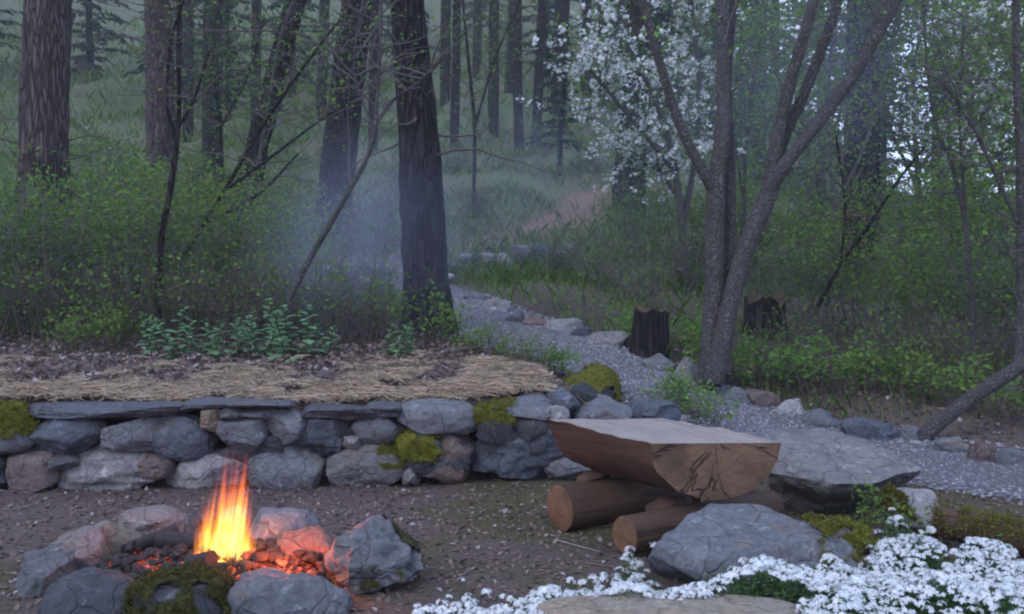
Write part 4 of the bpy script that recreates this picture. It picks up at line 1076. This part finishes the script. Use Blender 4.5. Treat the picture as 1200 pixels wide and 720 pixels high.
# px at y=0, base px, Y, width px top, base, bark, height, label, crown, low boughs
PINES = [
 (57, 49, 12.0, 47, 58, 'bark_pine', 'thickest reddish grey pine trunk at the far left'),
 (185, 186, 18.0, 29, 34, 'bark_pine', 'straight brown pine trunk, second thick one from the left'),
 (347, 268, 14.5, 22, 28, 'bark_dark', 'dark trunk leaning strongly to the right'),
 (420, 386, 17.0, 35, 40, 'bark_dark', 'thick dark mossy trunk leaning slightly, left of the big central trunk'),
 (478, 505, 9.0, 37, 56, 'bark_dark', 'big dark central trunk standing beside the gravel path'),
 (752, 734, 22.0, 34, 40, 'bark_dark', 'dark trunk behind the white blossoms by the dirt track'),
 (535, 532, 33.0, 9, 11, 'bark_dark', 'slim dark trunk just right of the big central trunk'),
 (578, 578, 38.0, 12, 13, 'bark_dark', 'straight slim dark trunk, second right of the big central trunk'),
 (605, 609, 35.0, 10, 12, 'bark_dark', 'slim dark trunk of the close pair in the middle, nearer one'),
 (601, 596, 46.0, 9, 10, 'bark_dark', 'slim dark trunk of the close pair in the middle, farther one'),
 (635, 627, 36.5, 10, 12, 'bark_dark', 'slim dark trunk leaning right, left of the young fir'),
 (522, 522, 44.0, 12, 12, 'bark_dark', 'distant trunk beside the big central trunk, half hidden'),
 (659, 655, 40.0, 17, 19, 'bark_dark', 'dark medium trunk directly above the young fir'),
 (688, 686, 50.0, 12, 13, 'bark_dark', 'distant trunk right of the young fir'),
 (250, 250, 26.0, 22, 24, 'bark_dark', 'dark trunk in shade between the second pine and the leaning trunk'),
 (300, 301, 35.0, 11, 12, 'bark_dark', 'slim trunk seen just left of the leaning trunk'),
 (440, 438, 31.0, 10, 11, 'bark_dark', 'slim trunk between the mossy trunk and the big central trunk'),
 (708, 703, 46.0, 13, 14, 'bark_dark', 'distant dark trunk left of the white blossoms'),
 (1012, 1010, 15.0, 36, 40, 'bark_dark', 'dark ivy clad trunk in the right thicket'),
 (222, 222, 33.0, 11, 12, 'bark_dark', 'distant slim trunk right of the second pine'),
 (890, 888, 34.0, 16, 17, 'bark_dark', 'distant trunk seen between the stems of the many stemmed tree'),
 (1102, 1100, 33.0, 17, 18, 'bark_dark', 'distant dark trunk below the bright sky gap'),
 (560, 558, 55.0, 10, 10, 'bark_dark', 'very distant trunk in the gap right of the big central trunk'),
 (380, 378, 42.0, 12, 12, 'bark_dark', 'distant trunk between leaning and mossy trunks'),
]
r = np.random.default_rng(40)
for k, (pt, pb, Y, wt, wb, bk, lb) in enumerate(PINES):
    xb = (pb - 600) / F * Y; zb = gz(xb, Y)
    top = at(pt, 0, Y)
    H = 15 if Y < 30 else 19
    d = (top - np.array([xb, Y, zb])); e = d / d[2]
    P = [np.array([0, 0, -.25])]
    for f in (.12, .3, .5, .75, 1.): P.append(e * H * f + np.array([r.normal(0, .02), r.normal(0, .02), 0]) * (1 if Y > 15 else .6))
    rb, rt = wb / 2 * Y / F, wt / 2 * Y / F
    fr = np.array([-.25 / H, .12, .3, .5, .75, 1.]); vis = d[2] / H
    rad = np.maximum(rb + (rt - rb) * np.clip(fr, 0, None) / vis, rb * .25)
    o = empty('pine_tree' if bk == 'bark_pine' else 'fir_tree', (xb, Y, zb), lb, 'tree', 'conifers of the forest')
    link('trunk', trunk_mesh('trunk', P, rad, M[bk], 30 if Y < 20 else 12, .06 if Y < 20 else .25, .09 if Y < 20 else .05, k * 7, (.55 if Y < 10 else .35) if Y < 13 else .15), o)
    # dead lower branches
    for q in range(12 if Y < 20 else 0):
        z = r.uniform(1.5, min(9, d[2] * 1.1)); a = r.uniform(0, 6.28)
        BV, BF = tube(grow(r, e * z + np.array([math.cos(a), math.sin(a), 0]) * rb * .5, (math.cos(a), math.sin(a), r.uniform(-.3, .35)), r.uniform(.4, 1.5), 5, .5), np.linspace(.014, .003, 6), 4)
        link('dead_branch', mk_mesh('dead_branch', BV, [BF], [M['twig']]), o)
# full firs that close the view behind
FIRM = []
for s in (1, 2, 3):
    H = 17
    FIRM.append((trunk_mesh('trunk', [(0, 0, -.3), (0, 0, 4), (.1, 0, 10), (0, .1, H)], [.22, .19, .12, .03], M['bark_dark'], 12, .4, .05, s), conifer_crown(20 + s, 1.2, H, 3.1, .3, 95, .46, 44, .7)))
FIRS = [(770, 46, 1.0, 'left of the many stemmed tree'), (835, 40, 1.0, 'directly behind the left stems'), (905, 44, 1.1, 'behind the right stems'), (960, 37, .95, 'left of the ivy dark trunk'), (1030, 42, 1.1, 'right of the ivy dark trunk'),
        (1135, 40, 1.0, 'left of the right margin trunk'), (1195, 46, 1.2, 'behind the right margin trunk'), (1260, 38, 1.1, 'beyond the right margin'), (725, 56, 1.1, 'above the dirt track'),
        (870, 62, 1.3, 'very far between the stems'), (640, 62, 1.0, 'on the slope above the young fir'), (470, 58, 1.0, 'on the slope behind the big central trunk'),
        (345, 50, .9, 'on the slope behind the leaning trunk'), (215, 44, .8, 'on the slope behind the second pine'), (110, 52, .9, 'on the slope between the two left pines'), (-20, 46, .9, 'on the slope at the left margin'),
        (270, 38, .55, 'short on the slope, dark, left of the leaning trunk'), (560, 75, 1.0, 'highest on the hazy slope'), (1330, 42, 1.1, 'well beyond the right margin')]
for k, (px, Y, s, w) in enumerate(FIRS):
    x = (px - 600) / F * Y
    o = empty('fir_tree', (x, Y, gz(x, Y)), 'dark bushy fir ' + w, 'tree', 'bushy firs in the background', k * 1.1); o.scale = (s, s, s)
    tr, cr = FIRM[k % 3]; link('trunk', tr, o); link('crown', cr, o)
# young fir
x = (655 - 600) / F * 27; o = empty('young_fir', (x, 27, gz(x, 27)), 'small young fir with feathery boughs on the slope', 'tree')
link('trunk', trunk_mesh('trunk', [(0, 0, -.1), (.05, 0, 1.5), (.2, 0, 3.4)], [.08, .06, .015], M['bark_dark'], 10, .2, .05, 3), o)
link('crown', conifer_crown(50, .75, 3.5, 1.35, .25, 34, .26, 60, .5), o)

def px_tree(name, lab, cat, base_px, Y, stems, bark, leafmat=None, nl=0, ls=.05, twigs=40, seed=0, grp=None, sides=16, lsp=.10, blossom=None, nb=0, tl=(.3, .9), part='stem', minh=.25):
    """stems: list of [(px, py, width px, dY)...]; grown on into twigs and leaves"""
    r = np.random.default_rng(seed)
    xb = (base_px - 600) / F * Y; zb = gz(xb, Y); org = np.array([xb, Y, zb])
    o = empty(name, org, lab, cat, grp)
    allP = []
    for k, s in enumerate(stems):
        P = np.array([at(a, b, Y + d) - org for a, b, w, d in s]); rad = np.array([w * .9 / 2 * (Y + d) / F for a, b, w, d in s])
        link(part if k else 'trunk', trunk_mesh(part, P, rad, M[bark], sides, .06, .025, seed + k * 3, 0, 6), o)
        allP.append(resample(P, 24))
    mb = MB(); C = []
    W = np.array([len(p) for p in allP], float)
    for q in range(twigs):
        p = allP[r.integers(0, len(allP))]; i = r.integers(int(24 * minh), 24)
        dd = r.normal(size=3); dd[2] = abs(dd[2]) * .7 + .2; dd /= np.linalg.norm(dd)
        T = grow(r, p[i], dd, r.uniform(*tl), 6, .5)
        mb.add(*tube(T, np.linspace(.009, .002, 7), 4)); C += list(T[1:])
        for z in range(3):
            j = r.integers(1, 6); d2 = r.normal(size=3); d2[2] = abs(d2[2]) * .6; d2 /= np.linalg.norm(d2)
            T2 = grow(r, T[j], d2, r.uniform(.15, .5) * tl[1], 4, .5); mb.add(*tube(T2, np.linspace(.004, .0015, 5), 3)); C += list(T2[1:]) * 2
    if twigs: link('twigs', mb.mesh('twigs', [M['twig_grey' if bark != 'bark_dark' else 'twig']]), o)
    if nl:
        C = np.array(C); i = r.integers(0, len(C), nl)
        link('foliage', mk_mesh('foliage', *[(x if k == 0 else [x]) for k, x in enumerate(leaves(C[i] + r.normal(0, lsp, (nl, 3)), ls, r, .4, .55))], [M[leafmat]]), o)
    if nb:
        C = np.array(C); i = r.integers(0, len(C), nb); K = C[i] + r.normal(0, .06, (nb, 3))
        K = np.repeat(K, 7, 0) + r.normal(0, .028, (nb * 7, 3))
        link('blossom', mk_mesh('blossom', *[(x if k == 0 else [x]) for k, x in enumerate(leaves(K, .052, r, .3, .9))], [M['blossom']]), o)
    return o
px_tree('many_stemmed_tree', 'smooth grey tree with several spreading stems standing beside the path behind the bench', 'tree', 838, 7.8,
 [[(832, 452, 34, 0), (834, 400, 27, 0), (838, 330, 25, 0), (838, 260, 25, 0), (840, 210, 23, 0), (848, 150, 20, 0), (848, 80, 18, .05), (846, 0, 16, .1), (842, -160, 12, .2), (850, -320, 7, .3)],
  [(838, 228, 14, 0), (826, 205, 14, -.05), (800, 155, 13, -.1), (778, 90, 12, -.15), (758, 20, 11, -.2), (740, -60, 9, -.3), (720, -180, 6, -.4)],
  [(846, 440, 22, -.05), (852, 380, 17, .06), (854, 300, 16, .1), (856, 200, 14, .12), (852, 100, 12, .2), (860, 0, 11, .25), (880, -150, 7, .3)],
  [(836, 448, 28, -.12), (846, 400, 24, -.12), (862, 330, 24, -.1), (882, 270, 24, -.1), (905, 215, 23, -.1), (912, 160, 17, -.12), (928, 90, 15, -.15), (948, 20, 14, -.2), (965, -60, 11, -.2), (985, -200, 7, -.2)],
  [(905, 218, 14, -.1), (918, 165, 14, -.05), (942, 110, 14, 0), (966, 50, 13, .05), (988, -20, 11, .1), (1010, -120, 8, .1)],
  [(902, 222, 19, -.12), (922, 190, 17, -.2), (962, 140, 16, -.25), (1005, 80, 16, -.3), (1050, 0, 14, -.35), (1090, -90, 10, -.4), (1130, -200, 6, -.4)],
  [(925, 188, 10, -.2), (950, 150, 11, -.1), (985, 105, 10, -.05), (1020, 55, 9, -.05), (1040, -10, 8, 0)]],
 'bark_smooth', 'leaf_spring', 420, .045, 34, 11, sides=20, minh=.55)
px_tree('blossom_tree', 'wild tree covered in white blossoms between the dirt track and the many stemmed tree', 'tree', 800, 13.5,
 [[(800, 340, 11, 0), (798, 250, 9, 0), (780, 150, 8, 0), (745, 70, 6, 0), (700, 10, 4, 0)], [(798, 280, 8, 0), (815, 180, 7, .2), (820, 100, 6, .3), (810, 0, 5, .3)], [(790, 200, 6, 0), (740, 140, 5, -.3), (690, 80, 4, -.4)], [(800, 240, 6, 0), (770, 200, 5, .5), (735, 190, 3, .5)]],
 'bark_smooth', 'leaf_spring', 4200, .05, 90, 21, sides=8, nb=950, tl=(.4, 1.6), lsp=.12, minh=.3)
px_tree('blossom_tree', 'small tree with sparse white blossoms by the bright sky gap at upper right', 'tree', 1130, 14,
 [[(1135, 340, 9, 0), (1120, 220, 7, 0), (1110, 120, 6, 0), (1120, 20, 4, 0)], [(1125, 240, 6, 0), (1150, 150, 5, .2), (1165, 60, 4, .3)]],
 'bark_smooth', 'leaf_spring', 4200, .06, 80, 22, sides=8, nb=300, tl=(.4, 1.2), lsp=.14, minh=.3)
SAP = 'thin saplings of the understory'
px_tree('bare_sapling', 'forked thin dark sapling rising left of the broad leaved plants', 'sapling', 186, 8.9,
 [[(186, 372, 11, 0), (188, 290, 9, 0), (200, 220, 9, 0), (209, 150, 7, 0), (209, 80, 6, 0), (210, 0, 5, 0), (208, -120, 4, 0)], [(206, 165, 5, 0), (196, 120, 5, 0), (200, 50, 4, 0), (216, 0, 3, .1)], [(209, 150, 5, 0), (228, 115, 4, 0), (245, 60, 3, 0)]], 'bark_dark', 'leaf_spring', 260, .04, 26, 31, SAP, 8)
px_tree('bare_sapling', 'thin bare trunk slanting up to the right in the smoke', 'sapling', 340, 7.9,
 [[(338, 352, 9, 0), (365, 300, 8, 0), (400, 240, 7, 0), (432, 180, 6, 0), (442, 120, 5, 0), (446, 40, 4, 0), (448, -80, 3, 0)], [(438, 150, 4, 0), (460, 118, 4, 0), (485, 100, 3, -.1), (530, 60, 2, -.2)], [(436, 150, 3, 0), (415, 80, 3, .1), (425, 0, 3, .1)]], 'bark_smooth', 'leaf_spring', 160, .04, 26, 32, SAP, 8)
px_tree('bare_sapling', 'bare stem slanting right from behind the shrubs, below the leaning trunk', 'sapling', 225, 10.4,
 [[(215, 300, 7, 0), (262, 225, 6, 0), (300, 160, 5, 0), (340, 100, 4, 0), (385, 40, 3, 0), (420, 0, 3, 0)], [(262, 225, 5, 0), (310, 190, 4, 0), (370, 145, 3, 0), (410, 120, 2, 0)], [(240, 262, 4, 0), (300, 230, 4, .2), (350, 180, 3, .2)]], 'bark_dark', 'leaf_spring', 500, .045, 34, 33, SAP, 7)
px_tree('bare_sapling', 'bare arching stem with few leaves in front of the thick dark mossy trunk', 'sapling', 290, 11.5,
 [[(265, 290, 6, 0), (300, 200, 5, 0), (315, 120, 5, 0), (330, 40, 4, 0), (360, -40, 3, 0)], [(305, 180, 4, 0), (345, 90, 3, 0), (400, 40, 3, 0)]], 'bark_smooth', 'leaf_spring', 700, .045, 40, 34, SAP, 7)
px_tree('leafy_sapling', 'thin dark sapling standing in the right thicket', 'sapling', 1140, 8.6,
 [[(1143, 445, 9, 0), (1138, 350, 7, 0), (1132, 270, 6, 0), (1118, 200, 5, 0), (1095, 140, 4, 0), (1085, 60, 3, 0), (1080, -40, 3, 0)], [(1132, 270, 4, 0), (1128, 200, 4, 0), (1124, 120, 3, 0), (1130, 20, 3, 0)]], 'bark_smooth', 'leaf_spring', 700, .045, 40, 35, SAP, 7, tl=(.3, .8))
px_tree('leafy_sapling', 'pale grey young trunk at the right margin', 'sapling', 1195, 8.2,
 [[(1166, 512, 20, -.6), (1185, 450, 15, -.3), (1195, 400, 12, -.1), (1197, 300, 12, 0), (1196, 200, 11, 0), (1192, 100, 10, 0), (1190, 0, 9, 0), (1186, -150, 6, 0)], [(1192, 260, 5, 0), (1160, 190, 5, 0), (1135, 140, 4, 0), (1100, 90, 3, 0)]], 'bark_smooth', 'leaf_spring', 600, .045, 40, 36, SAP, 10, tl=(.3, .8))
px_tree('leafy_sapling', 'slanting thin stem between ivy dark trunk and thicket', 'sapling', 960, 10.0,
 [[(958, 360, 6, 0), (985, 310, 5, 0), (1015, 270, 5, 0), (1050, 215, 4, 0), (1085, 170, 3, 0)], [(985, 310, 4, 0), (990, 240, 3, .1), (980, 160, 3, .1)]], 'bark_dark', 'leaf_spring', 600, .045, 40, 37, SAP, 7, tl=(.3, .8))
px_tree('leafy_sapling', 'tall leafy sapling filling the space behind the right stems', 'sapling', 985, 12.5,
 [[(985, 370, 7, 0), (978, 250, 6, 0), (970, 140, 5, 0), (975, 30, 4, 0), (970, -80, 3, 0)], [(978, 250, 5, 0), (1020, 150, 4, .2), (1045, 50, 4, .3), (1060, -40, 3, .3)]], 'bark_smooth', 'leaf_spring', 5200, .06, 110, 38, SAP, 7, tl=(.4, 1.3), lsp=.14, minh=.35)
px_tree('leafy_sapling', 'leafy young tree at upper right under the dark firs', 'sapling', 1085, 16,
 [[(1085, 330, 8, 0), (1075, 200, 7, 0), (1070, 100, 5, 0), (1085, 0, 4, 0)], [(1075, 220, 5, 0), (1030, 120, 4, .3), (1010, 30, 4, .3)], [(1076, 200, 5, 0), (1130, 120, 4, .2), (1160, 30, 3, .3)]], 'bark_smooth', 'leaf_mid', 6500, .08, 130, 39, SAP, 7, tl=(.5, 1.6), lsp=.18, minh=.3)
px_tree('leafy_sapling', 'leafy young tree between the left and right stems of the many stemmed tree', 'sapling', 880, 14,
 [[(878, 330, 6, 0), (872, 230, 5, 0), (880, 120, 5, 0), (895, 20, 4, 0)], [(872, 240, 4, 0), (860, 140, 3, .2), (870, 30, 3, .2)]], 'bark_smooth', 'leaf_spring', 3400, .06, 80, 40, SAP, 7, tl=(.4, 1.2), lsp=.14, minh=.3)
px_tree('leafy_sapling', 'dense leafy young tree at the upper right corner', 'sapling', 1185, 15,
 [[(1180, 330, 8, 0), (1172, 200, 7, 0), (1180, 90, 5, 0), (1165, -20, 4, 0)], [(1174, 220, 5, 0), (1215, 120, 4, .3), (1235, 20, 4, .3)], [(1173, 190, 5, 0), (1140, 110, 4, .2), (1125, 20, 3, .3)]], 'bark_smooth', 'leaf_spring', 7000, .07, 130, 44, SAP, 7, tl=(.5, 1.6), lsp=.18, minh=.25)
px_tree('leafy_sapling', 'leafy young tree just left of the ivy dark trunk', 'sapling', 955, 18,
 [[(955, 320, 7, 0), (948, 200, 6, 0), (940, 100, 5, 0), (950, -20, 4, 0)], [(950, 220, 5, 0), (985, 130, 4, .3), (1000, 40, 4, .3)], [(948, 190, 5, 0), (915, 110, 4, .2), (900, 20, 3, .3)]], 'bark_smooth', 'leaf_spring', 7000, .075, 120, 45, SAP, 7, tl=(.5, 1.8), lsp=.2, minh=.25)
px_tree('leafy_sapling', 'sparse leafy young tree above the young fir', 'sapling', 560, 20,
 [[(555, 240, 5, 0), (556, 150, 5, 0), (548, 60, 4, 0), (540, -20, 3, 0)], [(556, 150, 4, 0), (580, 70, 3, .2), (610, 0, 3, .2)]], 'bark_dark', 'leaf_spring', 900, .07, 60, 41, SAP, 7, tl=(.5, 1.6), lsp=.18, minh=.3)
px_tree('leafy_sapling', 'sparse leafy young tree between second pine and leaning trunk', 'sapling', 265, 19,
 [[(262, 240, 5, 0), (258, 150, 5, 0), (250, 60, 4, 0), (262, -20, 3, 0)], [(258, 150, 4, 0), (290, 90, 3, .2), (310, 20, 3, .2)]], 'bark_dark', 'leaf_mid', 1300, .075, 60, 42, SAP, 7, tl=(.5, 1.6), lsp=.2, minh=.3)
o = px_tree('leaning_trunk', 'smooth grey trunk leaning low to the right from the path edge', 'tree', 1078, 6.95,
 [[(1072, 524, 22, 0), (1090, 505, 19, 0), (1130, 473, 18, -.05), (1170, 446, 18, -.1), (1215, 416, 17, -.15), (1300, 350, 15, -.2), (1420, 230, 10, -.2)]], 'bark_smooth', sides=16, twigs=8, seed=43, minh=.6)
# stump and root plate
def stump(px0, py0, px1, py1, lab, seed, jag=.06, name='tree_stump', Yk=None):
    g = hit((px0 + px1) / 2, py1); Y = g[1] if Yk is None else Yk
    h = at(px0, py0, Y)[2] - at(px0, py1, Y)[2]; rd = (px1 - px0) / 2 * Y / F * .88
    x = ((px0 + px1) / 2 - 600) / F * Y; z = gz(x, Y)
    o = empty(name, (x, Y, z), lab, 'stump')
    n, sd = 18, 36
    th = np.linspace(0, 2 * math.pi, sd, endpoint=False); V = []
    for k in range(n):
        f = k / (n - 1); rr = rd * (1 + .30 * math.exp(-f * 5)) * (1 + .10 * fbm(np.stack([np.cos(th) * 2, np.sin(th) * 2, np.full(sd, f)], 1), 3, seed) - .06 * np.abs(vn(np.stack([np.cos(th) * 5, np.sin(th) * 5, np.full(sd, f * .8)], 1), seed + 2)))
        top = h * (1 + jag * fbm(np.stack([np.cos(th) * 2, np.sin(th) * 2, 0 * th], 1), 3, seed + 7) / h * .5)
        V.append(np.stack([np.cos(th) * rr, np.sin(th) * rr, -.06 + f * (top + .06)], 1))
    V = np.vstack(V); i = np.arange(n - 1)[:, None] * sd; j = np.arange(sd)[None]; k2 = (j + 1) % sd
    link('trunk', mk_mesh('trunk', V, [np.stack([i + j, i + k2, i + sd + k2, i + sd + j], -1).reshape(-1, 4)], [M['bark_dark']]), o)
    rim = V[-sd:]; c = rim.mean(0) - np.array([0, 0, .03]); mid = c + (rim - c) * .5 - np.array([0, 0, .02])
    a = np.arange(sd); b = (a + 1) % sd
    link('cut_top', mk_mesh('cut_top', np.vstack([rim, mid, [c]]), [np.stack([a, b, b + sd, a + sd], 1), np.stack([a + sd, b + sd, np.full(sd, 2 * sd)], 1)], [M['wood_log']]), o)
stump(737, 363, 788, 418, 'dark rotting tree stump standing beside the gravel path', 3)
stump(870, 356, 922, 394, 'old blackish root plate behind the many stemmed tree', 5, .35)

# ------------------------------------------------------------------ air
def box_mesh(name, a, b, mat):
    V = np.array([(x, y, z) for x in (a[0], b[0]) for y in (a[1], b[1]) for z in (a[2], b[2])], float)
    Fq = [(0, 1, 3, 2), (4, 6, 7, 5), (0, 4, 5, 1), (2, 3, 7, 6), (0, 2, 6, 4), (1, 5, 7, 3)]
    return mk_mesh(name, V, [np.array(Fq)], [mat], smooth=False)
t = NT('haze_air')
v = t.n('VolumePrincipled', {'Color': (.90, .95, 1., 1), 'Density': .0011, 'Anisotropy': .1})
t.t.links.new(v.outputs[0], t.out.inputs['Volume'])
gv = bpy.data.objects['ground'].data
co = np.empty(len(gv.vertices) * 3, np.float32); gv.vertices.foreach_get('co', co); co = co.reshape(-1, 3)
lo_, hi_ = co.min(0), co.max(0)
tag(link('haze', box_mesh('haze', (lo_[0] - 2, lo_[1] - 2, lo_[2] - 1), (hi_[0] + 2, hi_[1] + 2, hi_[2] + 12), t.m)), kind='stuff')

def smoke_mat(dens, sc_):
    t = NT('drifting_smoke'); v = t.co()
    ln = t.n('VectorMath', {0: v}, operation='LENGTH').outputs['Value']
    fall = t.n('MapRange', {'Value': ln, 'From Min': 1., 'From Max': .15}, interpolation_type='SMOOTHSTEP').outputs[0]
    nz = t.ramp(t.noise(t.map(v, (1, 1, .6)), sc_, 3, .55, .5), [(.36, .15), (.68, 1.)])
    d = t.math('MULTIPLY', t.math('MULTIPLY', fall, nz), dens)
    p = t.n('VolumePrincipled', {'Color': (.64, .70, 1., 1), 'Density': d})
    t.t.links.new(p.outputs[0], t.out.inputs['Volume'])
    return t.m
for px, py, Y, rad, dens, lb in [(420, 290, 8.75, (1.3, .7, 1.4), .50, 'thin bluish wood smoke drifting in front of the big trunk'), (600, 230, 13.5, (3.4, 2.4, 2.0), .065, 'faint veil of smoke hanging over the path'),
                                 (960, 90, 10.5, (2.6, 1.8, 1.8), .075, 'faint blue smoke hanging high among the right hand stems')]:
    V, Fc = ico(3)
    o = link('smoke', mk_mesh('smoke', V, [Fc], [smoke_mat(dens, 2.2)]), None, tuple(at(px, py, Y))); o.scale = rad
    tag(o, lb, 'smoke', kind='stuff')

# ------------------------------------------------------------------ light
w = bpy.data.worlds.new('World'); sc.world = w; w.use_nodes = True
nt = w.node_tree; nt.nodes.clear()
sky = nt.nodes.new('ShaderNodeTexSky'); sky.sky_type = 'NISHITA'; sky.sun_disc = False
EL, AZ = R(42), R(215)
sky.sun_elevation = EL; sky.sun_rotation = AZ; sky.air_density = 1.0; sky.dust_density = 1.5; sky.ozone_density = 3.0
bg = nt.nodes.new('ShaderNodeBackground'); bg.inputs[1].default_value = .10
ow = nt.nodes.new('ShaderNodeOutputWorld')
mx = nt.nodes.new('ShaderNodeMix'); mx.data_type = 'RGBA'; mx.inputs[0].default_value = .72
mx.inputs[7].default_value = (7.4, 8.9, 13.6, 1)   # overcast
nt.links.new(sky.outputs[0], mx.inputs[6]); nt.links.new(mx.outputs[2], bg.inputs[0]); nt.links.new(bg.outputs[0], ow.inputs[0])
S = bpy.data.lights.new('sun', 'SUN'); S.energy = .6; S.angle = R(25); S.color = (1, .97, .94)
so_ = bpy.data.objects.new('sun', S); col.objects.link(so_)
dirv = Vector((math.sin(AZ) * math.cos(EL), math.cos(AZ) * math.cos(EL), math.sin(EL)))
so_.rotation_euler = (dirv).to_track_quat('Z', 'Y').to_euler()
sc.view_settings.view_transform = 'Standard'; sc.view_settings.look = 'None'
sc.view_settings.exposure = 0.72; sc.view_settings.gamma = 1.0
sc.render.engine = 'CYCLES'
sc.cycles.use_denoising = True
sc.cycles.max_bounces = 6; sc.cycles.volume_bounces = 1; sc.cycles.transparent_max_bounces = 8
sc.cycles.diffuse_bounces = 3; sc.cycles.glossy_bounces = 2; sc.cycles.transmission_bounces = 3
sc.cycles.sample_clamp_indirect = 5
sc.cycles.filter_width = 2.2
